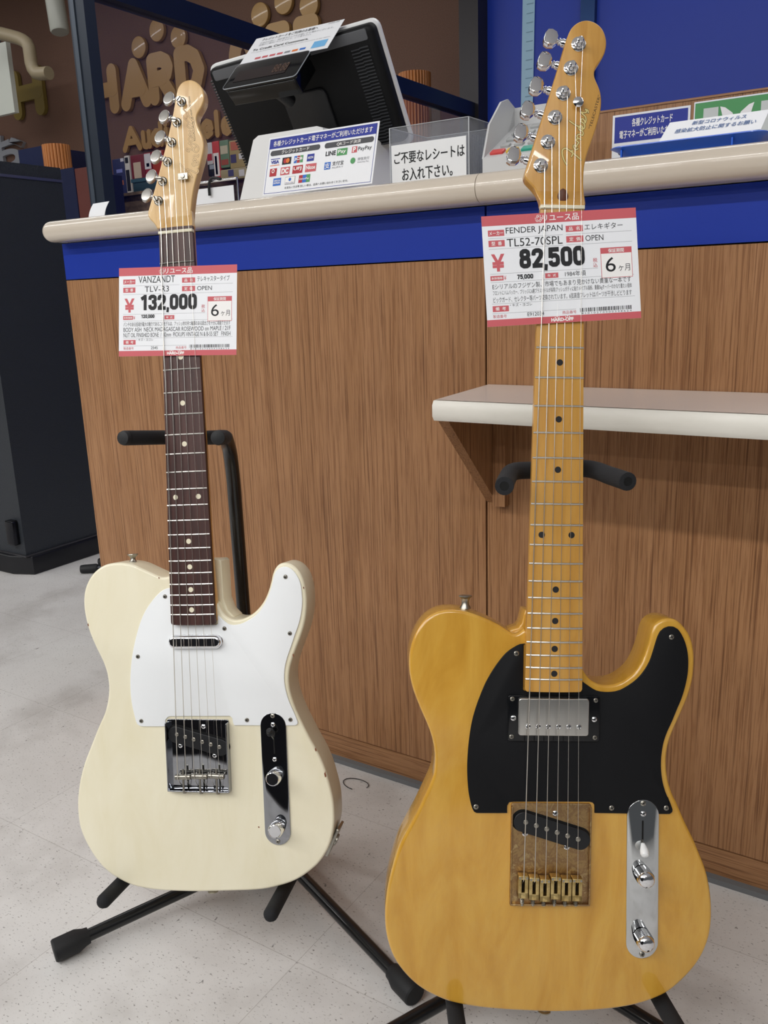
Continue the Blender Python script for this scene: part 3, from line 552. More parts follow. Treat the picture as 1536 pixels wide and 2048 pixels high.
    if P['n'] == 1:
        jx, jy = 155.5, -86; n_ = Vector((.9, -.43, 0)).normalized(); t_ = Vector((.43, .9, 0))
        Mj = frame((jx + n_.x * 1.2, jy + n_.y * 1.2, -22), t_, (0, 0, 1))
        mb = MB(S); mb.prism(rrect(-19, -14, 19, 14, 3), -1.5, 1.5, .5, 0, 3, 0, Mj)
        mb.lathe([(7, 0), (7, 2.5), (5, 3)], Mj @ Vector((0, 0, 1)), Mj.to_3x3() @ Vector((0, 0, 1)), 0, 12); mb.build('output_jack', STEEL, o)
        mb = MB(S)
        for x, y, w_, h_ in ((143.2, 28.6, .9, 2.2), (153.6, -1.2, 1.1, 3.4), (68.7, -66.7, 1.0, 1.0), (120.4, 140.9, .8, 2.0), (136.3, 221.2, .7, 1.4), (-45.2, 236.3, .8, 1.0), (-141.5, 179.8, .7, 2.0)):
            n = 9; mb.add([(x + w_ * (1 + .4 * math.sin(5 * k)) * math.cos(k * 2 * PI / n), y + h_ * (1 + .3 * math.cos(3 * k)) * math.sin(k * 2 * PI / n), .06) for k in range(n)], [tuple(range(n))])
        mb.build('paint_chip', CHIP, bo)
    # tuners
    ed = P['edge']; pp = Vector((-ed[1], ed[0]))                  # from the headstock edge outward
    for k, ((x, y), (bx, by)) in enumerate(zip(P['posts'], P['btns'])):
        mb = MB(S)
        if P['n'] == 2:
            mb.lathe([(7.0, 0), (7.0, .8), (6.4, 1.2)], (x, y, 3.9), (0, 0, 1), 0, 24); mb.prism([(x + 5.4 * math.cos(i * PI / 3 + .3), y + 5.4 * math.sin(i * PI / 3 + .3)) for i in range(6)], 4.5, 7.0, .6)
            mb.lathe([(3.2, 0), (3.0, 2), (2.6, 4.5), (2.9, 6), (3.1, 7.4), (2.2, 8.2)], (x, y, 6.5), (0, 0, 1), 0, 16)
        else:
            mb.lathe([(5.6, 0), (5.6, .7), (4.4, 1.6)], (x, y, 3.9), (0, 0, 1), 0, 24)
            mb.lathe([(3.2, 0), (3.1, 4), (2.6, 5), (3.1, 7), (3.2, 8.4), (2.9, 8.8)], (x, y, 5), (0, 0, 1), 0, 16); mb.box((-.55, -3.3, 0), (.55, 3.3, 2.6), 1, Matrix.Translation((x, y, 11.3)) @ Matrix.Rotation(.5 + k, 4, 'Z'))
        tn = mb.build('tuning_machine', [CHROME if P['n'] == 2 else mat('dark_nickel', '9a968e', .25, 1), DARKGAP], o)
        mb = MB(S); q = Vector((bx, by)); e0 = q - pp * -6; sh = [(q - pp * 5.0), (q - pp * 24)]
        mb.lathe([(2.2, 0), (2.0, 2), (3.4, 3), (3.4, 4), (2.6, 4.6), (3.9, 6.5), (3.9, 20)], (sh[0].x, sh[0].y, -17), (-pp.x, -pp.y, 0), 0, 16)
        mb.box((-4.5, -7, -2.6), (9, 7, 0), 0, Matrix.Translation((x, y, -10.4)) @ Matrix.Rotation(math.atan2(pp.y, pp.x), 4, 'Z'))
        mb.build('tuner_shaft', CHROME if P['n'] == 2 else NICKEL, tn)
        Mb = Matrix.Translation((bx, by, -17)) @ Matrix.Rotation(math.atan2(pp.y, pp.x), 4, 'Z') @ Matrix.Rotation(.25, 4, 'X')
        mb = MB(S)
        if P['n'] == 2:
            ol = [(-6.2, -3.2), (-3.6, -7.6), (1.5, -9.2), (5.6, -7.6), (7.2, -3), (7.2, 3), (5.6, 7.6), (1.5, 9.2), (-3.6, 7.6), (-6.2, 3.2)]
            mb.prism(ol, -4.2, 4.2, 1.4, 0, 2, None, Mb)
        else:
            mb.prism([(6.6 * math.cos(i * 2 * PI / 24), 9.3 * math.sin(i * 2 * PI / 24)) for i in range(24)], -2.8, 2.8, 2.0, 0, 4, None, Mb)
        mb.build('tuner_button', CHROME if P['n'] == 2 else NICKEL, tn, 25 if P['n'] == 2 else 50)
    # strings
    Mt = P['tagband']
    for k in range(6):
        x, y = P['posts'][k]; zb = crown(SX[k]) + 1.5; pts = []
        sy = (-1.5, -2.7, -4.1, -1.7, -3.5, -3.7)[k] if P['n'] == 2 else (-5.2, -4.4, -3.8, -3.4, -3.0, -2.2)[k]
        if P['n'] == 2: pts += [(BX[k], sy - 11, 4), (BX[k], sy - 4, SADZ[k] - 1)]
        else: pts += [(BX[k] * .98, -18, 2), (BX[k], sy - 4.5, SADZ[k] - 3)]
        zs = SADZ[k] if P['n'] == 2 else 12.6 + SR[k]
        pts.append((BX[k], sy, zs))
        def on(yy): t = (yy - sy) / (648 - sy); return (BX[k] + (SX[k] - BX[k]) * t, yy, zs + (zb - zs) * t)
        if k in (0, 5):
            for yy, up in ((Mt[0] - 30, 0), (Mt[0], 1), (Mt[1], 1), (min(Mt[1] + 6, 646.9), 0)):
                p = on(yy); pts.append((p[0], p[1], 14.3 + SR[k] if up else p[2]))
        pts += [(SX[k], 648, zb)]
        tx = P['tree']
        if k >= 4: pts.append((tx[0] + (k - 4.5) * 4, tx[1], 8.6))
        pts.append((x + 2.8, y - 1, 9.5 + .2 * k))
        MB(S).tube(pts, SR[k], 0, 6).build('guitar_string', STRING, o)
        MB(S).tube([(x + 2.75 * math.cos(-t * .7), y + 2.75 * math.sin(-t * .7), 9.5 + .2 * k - t * .1) for t in range(20)], SR[k], 0, 5).build('string_winding', STRING, P.setdefault('_', o))
    mb = MB(S); tx = P['tree']
    if P['n'] == 2: mb.lathe([(2.6, 0), (2.4, 3), (4.8, 4.2), (5.0, 5.4), (3.8, 6.4), (.1, 6.8)], (tx[0], tx[1], 3.9), (0, 0, 1), 0, 20)
    else: mb.lathe([(2, 0), (2, 4)], (tx[0], tx[1], 3.9), (0, 0, 1), 0, 12); mb.prism(rrect(tx[0] - 6.2, tx[1] - 4, tx[0] + 6.2, tx[1] + 4, .6, 3), 7.6, 9.2, .4); mb.lathe([(2.8, 0), (2.4, 1.2), (.1, 1.5)], (tx[0], tx[1], 9.2), (0, 0, 1), 0, 14)
    mb.build('string_tree', CHROME if P['n'] == 2 else STEEL, o)
    # logo
    mb = MB(S)
    def ribbon(s, hw_, z, m):
        for j, (a, b) in enumerate(zip(s, s[1:])):
            an = math.atan2(b.y - a.y, b.x - a.x); z += .00025
            pl = [(b.x + hw_ * math.cos(an - PI / 2 + PI * q / 6), b.y + hw_ * math.sin(an - PI / 2 + PI * q / 6), z) for q in range(7)] + [(a.x + hw_ * math.cos(an + PI / 2 + PI * q / 6), a.y + hw_ * math.sin(an + PI / 2 + PI * q / 6), z) for q in range(7)]
            mb.add(pl, [tuple(range(14))], m)
    for k in (0, 1):
        for i_, s in enumerate(P['logo']): ribbon(spline(s, .8), P['lw'][k], 4.03 + .08 * k + .004 * i_, k)
    (x0, y0), (x1, y1), hgt = P['small']; a = math.atan2(y1 - y0, x1 - x0); L = math.hypot(x1 - x0, y1 - y0)
    fn = lambda X, Y, Z: (x0 + X * math.cos(a) - Y * math.sin(a), y0 + X * math.sin(a) + Y * math.cos(a), Z)
    mb.text(P['smalltext'], 0, 0, L, hgt, 4.06, 0, 0, fn)
    mb.build('headstock_logo', [INK, P['logofill']], o, 0)
    if P['n'] == 2:
        MB(S).add([(px, py, 0) for px, py in ()], []) if 0 else None
        mb = MB(S); pts = [(1.1 + 5.0 * math.cos(t) * (1 - .25 * math.sin(t)), 661 + 6.2 * math.sin(t), 4.6 + max(0, 5.4 * (1 - (660 - 655) / 20) ** 2)) for t in [k * 2 * PI / 24 for k in range(24)]]
        mb.prism([(p[0], p[1]) for p in pts], 3.0, 6.9, .3); mb.build('truss_rod_plug', mat('walnut', '5a2f1a', .35), o)
    for ch in o.children_recursive:
        q = P['partlabels'].get(ch.name.split('.')[0])
        if q: ch['label'] = q
    return o
M1 = Matrix(((0.91873, -0.12525, 0.3745, -0.70218), (0.39257, 0.1869, -0.90053, 0.65678), (0.04279, 0.97436, 0.22088, 0.28222), (0, 0, 0, 1)))
M2 = Matrix(((0.83873, -0.08067, 0.53855, -0.2738), (0.54255, 0.20864, -0.8137, 0.69926), (-0.04672, 0.97466, 0.21876, 0.27783), (0, 0, 0, 1)))
P1 = dict(n=1, partlabels={'pickguard': 'plain white pickguard', 'fretboard': 'dark rosewood fretboard', 'bridge_plate': 'chrome bridge plate with raised sides', 'control_plate': 'long chrome control plate', 'switch_tip': 'black switch tip', 'fret_marker': 'pale round fret dot', 'nut': 'bone coloured nut', 'neck_pickup': 'chrome covered slim pickup', 'bridge_pickup': 'black slanted pickup'}, neckside=MAPLE1N, body=CREAM, guard=GUARDW, neck=MAPLE1, board=ROSE, dot=BONE, plate=mat('grey_chrome', 'a6a8ad', .05, 1), nut_end=653.6, logofill=MAPLE1, logo=VZ, lw=(.78, .55),
    heel=[(-27, 225), (-27, 256.5), (26.9, 256.5), (30, 254), (30.5, 242), (31, 208), (36, 194), (44, 186), (40, 170), (-20, 170)],
    gscrews=[(-37.7, 213.7), (-76.5, 140.4), (-75.8, 60.9), (115.1, 234.7), (36.5, 173.9), (117.7, 167.5), (60.0, 63.5), (114.1, 64.5)],
    bridge=(-42.4, -23.4, 36.6, 63.6), wall=9, pick=((-31, 46), (26, 31)), poles=((-28.6, 46.0), (25.1, 31.4)), bscrews=[(-26.4, 31.2), (4.4, 54.9), (17.2, 19.8)],
    ctrl=((92.4, 56.5), (92.7, -71)), ctrlmat=MATS['grey_chrome'], swscrews=[(92.3, 58.5), (92.6, 16.6)], slot=((92.5, 43), (92.7, 24)), lever=(92.5, 42), tip=(91.8, 52, 12), tipmat=BLACKP,
    knobs=[(94, -2), (94.2, -64.2)], setscrew=.2, buttons=[(-89, 255.5, (0, 1, 0)), (-2, -149.5, (0, -1, 0))],
    edge=Vector((.2886, .957)), posts=[(-22.4, 688.3), (-16.1, 710.7), (-8.6, 732.9), (-2.3, 755.2), (5.2, 777.9), (12.1, 801.2)],
    btns=[(-46.6, 703.9), (-39.7, 726.2), (-32.6, 749.1), (-26.0, 771.9), (-19.5, 795.9), (-12.6, 816.7)], tree=(11.3, 712.5), tagband=(501, 606),
    small=((27.4, 754.4), (22.6, 806.9), 2.0), smalltext='PICKUPS DEEP IN THE HEART OF TEXAS')
make_guitar('cream white electric guitar with white pickguard and dark rosewood fretboard on stand', M1, BODY1, GUARD1, HEAD1, P1)
SILVER = mat('satin_chrome', 'd0d2d3', .05, 1)
P2 = dict(n=2, partlabels={'pickguard': 'plain black pickguard', 'fretboard': 'amber maple fretboard', 'bridge_plate': 'tarnished brass bridge plate', 'control_plate': 'long silver control plate', 'switch_tip': 'white switch tip', 'fret_marker': 'black round fret dot', 'nut': 'bone coloured nut', 'neck_pickup': 'wide nickel covered pickup', 'pickup_ring': 'glossy black pickup frame', 'bridge_pickup': 'black slanted pickup', 'truss_rod_plug': 'walnut drop shaped plug'}, body=BUTTER, guard=GUARDB, neck=MAPLE2, board=MAPLE2, dot=INK, plate=BRASS, nut_end=651, logofill=mat('gold_foil', 'cdbb7c', .3, .6), logo=FEN, lw=(.98, .64),
    heel=[(-21.7, 200), (-44, 210), (-40, 236.5), (-31.3, 238.8), (-27.9, 243.5), (-26.5, 251.6), (-25, 256.6), (21, 257), (27, 256), (29, 240), (30, 205), (36, 190), (20, 180)],
    gscrews=[(-35.5, 216), (117.2, 233.7), (-73, 63.1), (61.4, 63), (115.7, 63.4)],
    bridge=(-38.2, -34.7, 41.2, 67.0), wall=4.5, pick=((-26.5, 49.8), (29.8, 32.4)), poles=((-24.2, 49.5), (27.8, 32.9)), bscrews=[(-24, 36.7), (5.6, 57.2), (17.5, 23.3)],
    ctrl=((92.7, 55.5), (94.5, -72.5)), ctrlmat=SILVER, swscrews=[(92.9, 57.5)], slot=((92.6, 50), (92.8, 27)), lever=(92.8, 30), tip=(91.9, 24.5, 10), tipmat=WHITEP,
    knobs=[(92.6, -2), (93.8, -65.2)], setscrew=-1.9, buttons=[(-84.1, 256.5, (0, 1, 0)), (3, -144.5, (0, -1, 0))],
    edge=Vector((.285, .9585)), posts=[(-20.4, 689.5), (-13.9, 712.0), (-7.4, 735.4), (.1, 758.4), (7.0, 782.3), (14.0, 805.1)],
    btns=[(-42.9, 705.7), (-36.1, 728.3), (-29.9, 750.4), (-21.7, 773.9), (-14.1, 798.4), (-8.4, 820.3)], tree=(13.8, 748.5), tagband=(536, 644),
    small=((27.6, 725.1), (36.3, 756.9), 2.6), smalltext='"TELECASTER"')
make_guitar('yellow butterscotch electric guitar with black pickguard and maple neck on stand', M2, BODY2, GUARD2, HEAD2, P2)
# ------------------------------------------------------------------ guitar stands (local x across, y away from the viewer, z up)
def stand(label, o0, n, zy, hub, feet, lat, caps, hollow, dz=0):
    X = Vector((-n[1], n[0], 0)); Y = Vector((-n[0], -n[1], 0))
    M = Matrix(((X.x, Y.x, 0, o0[0]), (X.y, Y.y, 0, o0[1]), (0, 0, 1, 0), (0, 0, 0, 1)))
    o = thing('guitar_stand', label, 'guitar stand', M, 'black tubular guitar stands')
    hz = .036; px, py = .0205, .068
    mb = MB(); mb.cyl((px, py, .012), (px, py, .2), .0125); mb.tube(spline([(px, py, .18), (px, py, .3), (px, py, zy - .12), (px + .001, py - .003, zy - .06), (px + .004, py - .016, zy - .022), (px + .008, py - .036, zy - .003), (px + .006, py - .052, zy)], .02), .0092, 0, 16); mb.build('pole', BLACKM, o, 60)
    MB().lathe([(.0165, 0), (.0165, .03), (.0135, .033)], (px, py, .185), (0, 0, 1)).build('height_collar', BLACKP, o)
    mb = MB(); mb.prism(capsule((hub[0], hub[1]), (px, py), .026, 10), .012, .058, .006); mb.build('hub', BLACKP, o)
    for fx, fy in list(feet) + [(px, .30)]:
        h = Vector((hub[0], hub[1], hz)); e = Vector((fx, fy, .016)); t = (e - h).normalized()
        l = MB().tube([h, e - t * .02], .0085).build('leg', BLACKM, o, 60)
        MB().lathe([(.0105, 0), (.0115, .006), (.0150, .016), (.0150, .044), (.0135, .046)], e - t * .046, t, 0, 20).build('rubber_foot', RUBBER, l)
    for k in (0, 1):
        L = lat[k]; tip = caps[k]
        a = MB().tube(spline([(px, py - .008, .105), (L[0] * .5, .055, .103), (L[0] * .95, .03, .1), (L[0], .0, .099), (L[0] + (tip[0] - L[0]) * .24, -.05, .1088)], .015), .006).build('support_arm', BLACKM, o, 60)
        pts = spline([(L[0], -.01, .1005), tuple((Vector((L[0], -.01, .1005)) + Vector(tip)) / 2), tip], .012)
        t = (pts[-1] - pts[-2]).normalized()
        MB().tube(pts + [pts[-1] + t * .004, pts[-1] + t * .0065], .0088, 0, 16, True, [.0088] * len(pts) + [.0070, .003]).build('foam_sleeve', FOAM, a, 60)
    yk = spline([(-.057, -.066, zy + .014), (-.050, -.035, zy + .009 + dz * .4), (-.036, .002, zy + .003 + dz), (0, .016, zy + dz), (.036, .002, zy + .003 + dz), (.050, -.035, zy + .009 + dz * .4), (.057, -.066, zy + .014)], .008)
    y = MB().tube(yk, .0088, 0, 18, True).build('yoke', FOAM, o, 60)
    for e, q in ((yk[0], yk[1]), (yk[-1], yk[-2])):
        t = (e - q).normalized()
        if hollow: MB().lathe([(.0088, 0), (.0086, .001), (.0044, .0012), (.0044, -.012)], e, t, 0, 18, False).build('foam_end', FOAM, y); MB().add([tuple(e + t * .0008 + t.orthogonal().normalized() * (.0046 * math.cos(a)) + t.cross(t.orthogonal().normalized()) * (.0046 * math.sin(a))) for a in [k * PI / 9 for k in range(18)]], [tuple(range(18))]).build('end_hole', DARKGAP, y)
        else: MB().lathe([(.0088, -.001), (.0088, .002), (.0078, .005), (.004, .0062)], e, t, 0, 18).build('end_cap', RUBBER, y)
    return o
stand('black guitar stand holding the cream white guitar', (-.76014, .75011), (.38399, -.92334), .6705, (.035, .085), ((-.203, -.133), (.277, -.139)), ((-.1, 0), (.106, 0)), ((-.0945, -.176, .139), (.1135, -.171, .139)), False)
stand('black guitar stand holding the yellow butterscotch guitar', (-.31555, .79565), (.5519, -.8339), .6477, (0, .06), ((-.31, -.11), (.25, -.175)), ((-.113, 0), (.097, 0)), ((-.115, -.18, .14), (.098, -.18, .14)), True, .010)
# ------------------------------------------------------------------ price tags behind the outer strings
def price_tag(label, M, c, rot, T):
    Mt = M @ Matrix.Translation((c[0] * .001, c[1] * .001, .01345)) @ Matrix.Rotation(math.radians(rot), 4, 'Z')
    W, H = 148., 105.
    mb = MB(.001); mb.box((-74, -52.5, -.25), (74, 52.5, 0)); o = mb.build('price_tag', PAPER)
    o.matrix_world = Mt; tag(o, label, 'price tag', 'reuse price tags on the guitars')
    P = MB(.001); z1, z2 = .05, .1
    mats = [RED, WHITEINK, INK, GREYINK]
    def rect(u0, v0, u1, v1, m, z=z1): P.add([(u0 - 74, 52.5 - v1, z), (u1 - 74, 52.5 - v1, z), (u1 - 74, 52.5 - v0, z), (u0 - 74, 52.5 - v0, z)], [(0, 1, 2, 3)], m)
    def tx(s, u0, v0, u1, v1, m, bold=0, z=z2): P.text(s, u0 - 74, 52.5 - v1, u1 - 74, 52.5 - v0, z, m, bold)
    def line(u0, u1, v): rect(u0, v - .12, u1, v + .12, 3)
    rect(0, 0, W, 9.6, 0); rect(0, 98.6, W, H, 0)
    tx('♻', 51, 1.6, 58.2, 8.6, 1, .01); tx('リユース品', 58.6, 1.8, 93, 8.2, 1, .035)
    for s, u0, v0, u1, v1, b in (('メーカー', 5.5, 13.7, 21, 19.5, .03), ('型  番', 5.5, 23.4, 21, 29.4, .03), ('品  名', 80, 13.5, 96.4, 19.4, .03), ('定  価', 80, 23.4, 96.4, 29.4, .03), ('本体価格', 5.5, 57, 18, 61.6, .03), ('年  式', 58, 57.2, 70.6, 62, .03), ('備  考', 6, 85.6, 21.5, 91.2, .03)):
        rect(u0, v0, u1, v1, 0); q = .18 * (u1 - u0) if '  ' in s else .07 * (u1 - u0); tx(s, u0 + q, v0 + 1.1, u1 - q, v1 - 1.1, 1, b)
    line(5.5, 77, 21.6); line(80, 143, 21.6); line(5.5, 77, 31.6); line(80, 143, 31.6); line(5.5, 109, 55.2); line(5.5, 143, 63.2); line(5.5, 143, 83.6); line(5.5, 86, 92.8)
    tx('¥', 7.2, 36.4, 20, 53, 0, .03); tx('税', 104.5, 45.5, 108.6, 49.6, 0, .01); tx('込', 104.5, 50.2, 108.6, 54.2, 0, .01); tx('¥', 18.4, 57.2, 20.8, 61.4, 0)
    rect(112, 36.4, 142, 65.2, 0); rect(112.5, 42, 141.5, 64.7, 1, z2); tx('保証期間', 119.5, 37.4, 134.5, 41.2, 1, .035, z2)
    tx('6', 116.4, 45.6, 126, 59.4, 2, 0, z2 + .05); tx('ヶ月', 128.6, 52.6, 139.6, 59.2, 2, 0, z2 + .05)
    tx('・キズ・ヨゴレ', 22.6, 83.9, 44, 87, 2); tx('製造番号', 6, 94, 19, 97.2, 0); tx('商品番号', 72.6, 93.8, 86, 97, 0)
    for s, u0, v0, u1, v1, b in T:
        if b: P.price(s, u0 - 74, 52.5 - v1 + .13 * (v1 - v0), u1 - 74, 52.5 - v0, z2, 2)
        else: tx(s, u0, v0, u1, v1, 2, b)
    u = 89.6; rnd = random.Random(3)
    while u < 139:
        w_ = rnd.choice((.35, .35, .7, 1.0)); rect(u, 92.2, u + w_, 96.0, 2); u += w_ + rnd.choice((.4, .5, .8))
    tx('8 1 0 1 0 2 7 0 0 0 0 3 9 8 6 2 4', 91, 96.5, 139, 98.1, 2)
    tx('HARD-OFF', 61.5, 100.2, 83, 103.6, 1, .05)
    for x, y in ((65.5, 99.7), (67.3, 99.1), (69.1, 99.7), (75.5, 99.7), (77.3, 99.1), (79.1, 99.7)): P.add([(a - 74, 52.5 - b, z2) for a, b in circle(x, y, .55, 10)][::-1], [tuple(range(10))], 1)
    P.build('printed_lettering', mats, o, 0)
    return o
price_tag('red and white price tag reading 132,000 yen tucked in the cream guitar strings', M1, (-1.1, 553.9), -2.95, [
    ('VANZANDT', 25, 10.4, 71, 18.4, 0), ('TLV-R3', 33, 22.4, 63.6, 29.2, 0), ('テレキャスタータイプ', 99, 12.2, 139, 18.6, 0), ('OPEN', 99, 23.8, 117.2, 28.8, 0),
    ('132,000', 27.6, 32.4, 99.4, 53.4, .05), ('120,000', 28.6, 55.8, 45.6, 60.6, .045),
    ('パンチのある低域が最大の魅力であるこのモデルは、アッシュ材の持つ輪郭のある図太さを十分に堪能できます', 6, 64.4, 140, 69.8, 0),
    ('BODY ASH  NECK MADAGASCAR ROSEWOOD on MAPLE / 21F', 6, 71, 140.4, 76, 0), ('NUT OIL FINISHED BONE  /  42mm  PICKUPS VINTAGE N & B-55 SET   FINISH', 6, 77.4, 140.4, 82.4, 0), ('2545', 41, 93.6, 49.6, 97, 0)])
price_tag('red and white price tag reading 82,500 yen tucked in the yellow guitar strings', M2, (-.5, 590.2), 4.15, [
    ('FENDER JAPAN', 22.6, 12, 77, 19.4, 0), ('TL52-70SPL', 23, 22.6, 76.4, 30.2, 0), ('エレキギター', 98, 12.6, 134.6, 18.6, 0), ('OPEN', 98.4, 23.6, 115.6, 29, 0),
    ('82,500', 34, 33, 97.4, 54.4, .05), ('75,000', 31, 57, 46.6, 62, .045), ('1984年頃', 77, 56.4, 97, 61.6, 0),
    ('Eシリアルのフジゲン製、市場でもあまり見かけない貴重な一本です', 7, 64.6, 140, 70, 0),
    ('フロントにハムバッカー、ブリッジに6連ブラスサドルが採用/アッシュボディに貼りメイプル指板、重量5kgオーバーのかなり重たい個体', 7, 71, 140.4, 76.2, 0),
    ('ピックガード、セレクター等パーツ交換されています。6弦高音フレットはパーツが干渉しビビります', 7, 77.2, 140, 82.6, 0), ('E912034', 39, 93.4, 55, 97, 0)])
# ------------------------------------------------------------------ cash register
def vec(*a): return Vector(a)
TL, TR, BL = at(412, 142, 1.35), at(740, 48, 1.35), at(497, 345, 1.445)
Mr = frame(BL, TR - TL, TL - BL); W = (TR - TL).length; Hh = (TL - BL).length
reg = thing('cash_register', 'black and white touch screen cash register seen from behind on the counter', 'cash register', Mr)
MB().prism(rrect(0, 0, W, Hh, .012), -.018, 0, .010, 0, 4, 0).build('back_shell', mat('black_shell', '0b0c0e', .6, spec=.3), reg)
MB().prism(rrect(-.010, -.012, W + .002, Hh + .004, .016), -.034, -.0185, .005, 0, 4).build('white_bezel', WHITEP, reg)
MB().prism(rrect(.012, Hh - .022, W - .012, Hh - .004, .004), -.006, .001, .001).build('top_strip', mat('dark_grey_plastic', '5a5c60', .4), reg)
mb = MB()
for k in range(30):
    y = .004 + k * (Hh * .84) / 30; mb.box((W - .052, y, -.001), (W - .034, y + .0022, .0016)); mb.box((W - .034, y + .0012, -.001), (W - .016, y + .0034, .0016))
mb.build('vent_grille', mat('slat_grey', '303236', .5), reg)
mb = MB()
for k in range(34): y = .002 + k * (Hh * .9) / 34; mb.box((-.0045, y, -.018), (.003, y + .003, -.004))
mb.build('side_ribs', BLACKP, reg)
MB().prism(rrect(W * .40, -.004, W * .66, Hh * .62, .015), -.004, .006, .003).build('hinge_cover', BLACKP, reg)
fl, fr_ = at(478, 384, 1.27), at(512, 274, 1.27); rx = at(680, 250, 1.27).x - .03; zt = fr_.z; mb = MB()
pr = [(fl.x, .9901), (rx + .03, .9901), (rx, zt - .004), (rx - .012, zt), (fr_.x + .012, zt), (fr_.x, zt - .006)]
Mw = Mr.inverted()
mb.rings([[tuple(Mw @ vec(x, y, z)) for x, z in pr] for y in (1.262, 1.50)], 0); mb.build('white_stand', WHITEP, reg, 30)
D0, D1 = at(443, 179, 1.262), at(590, 151, 1.262); v_ = vec(0, .70, .714)
Md = frame(D0, D1 - D0, v_); dW = (D1 - D0).length; dH = .068; q = Mw @ Md
mb = MB(); mb.prism(rrect(0, 0, dW, dH, .008), -.006, 0, .001, 0, 3, None, q); mb.prism(rrect(.006, -.002, dW - .004, dH - .004, .006), -.034, -.006, .002, 0, 3, None, q)
dd = mb.build('customer_display', mat('glossy_black', '08090b', .1), reg)
MB().tube([tuple(q @ vec(*p_, -.001)) for p_ in rrect(0, 0, dW, dH, .008)] + [tuple(q @ vec(dW - .008, 0, -.001))], .0009, 0, 6).build('clear_edge', mat('clear_edge', '9aa0a8', .2), dd)
mb = MB(); mb.prism(rrect(.018, .014, dW - .03, dH - .024, .002), .0002, .0006, 0, 0, 3, 0, q); mb.build('display_window', mat('dark_red_window', '1c0d0d', .15), dd)
MB().text('88:88', dW * .62, dH * .30, dW * .82, dH * .62, .0009, 0, .02, lambda x, y, z: tuple(q @ vec(x, y, z))).build('display_digits', mat('dim_segment', '432a1a', .4), dd, 0)
mb = MB(); mb.tube([Mw @ (D0 + vec(dW * .55, .02, .0)), Mw @ (D0 + vec(dW * .55, .08, -.02))], .012); mb.build('display_arm', BLACKP, reg)
# printed notices: local x right, y up from the lower left corner, z to the viewer
def sheet(name, label, cat, M, w_, h_, ink, mats, group=None, base=None, th=.0006):
    mb = MB().box((0, 0, -th), (w_, h_, 0)); o = mb.build(name, base or PAPER); o.matrix_world = M; tag(o, label, cat, group)
    P = MB()
    def rect(u0, v0, u1, v1, m, z=.0003): P.add([(u0 * w_, (1 - v1) * h_, z), (u1 * w_, (1 - v1) * h_, z), (u1 * w_, (1 - v0) * h_, z), (u0 * w_, (1 - v0) * h_, z)], [(0, 1, 2, 3)], m)
    def tx(s, u0, v0, u1, v1, m, bold=0., z=.0006): P.text(s, u0 * w_, (1 - v1) * h_, u1 * w_, (1 - v0) * h_, z, m, bold)
    def poly(pts, m, z=.0003): P.add([(a * w_, (1 - b_) * h_, z) for a, b_ in pts], [tuple(range(len(pts)))], m)
    ink(rect, tx, poly); P.build('printed_lettering', mats, o, 0); return o
INKS = [NAVYINK, WHITEINK, INK, RED, GREENINK, LIGHTBLUE, ORANGEINK, CARDRED, CARDBLUE, mat('dark_pill', '45464b', .5), GREYINK]
def cap(tx, rect, poly, u0, v0, u1, v1, m, asp):
    R = (v1 - v0) / 2; n = 8
    poly([(u1 - R * asp + R * asp * math.cos(-PI / 2 + PI * k / n), (v0 + v1) / 2 + R * math.sin(-PI / 2 + PI * k / n)) for k in range(n + 1)] + [(u0 + R * asp + R * asp * math.cos(PI / 2 + PI * k / n), (v0 + v1) / 2 + R * math.sin(PI / 2 + PI * k / n)) for k in range(n + 1)], m)
def disc(poly, u, v, R, m, asp, z=.0006): poly([(u + R * asp * math.cos(-k * PI / 8), v + R * math.sin(-k * PI / 8)) for k in range(16)], m, z)
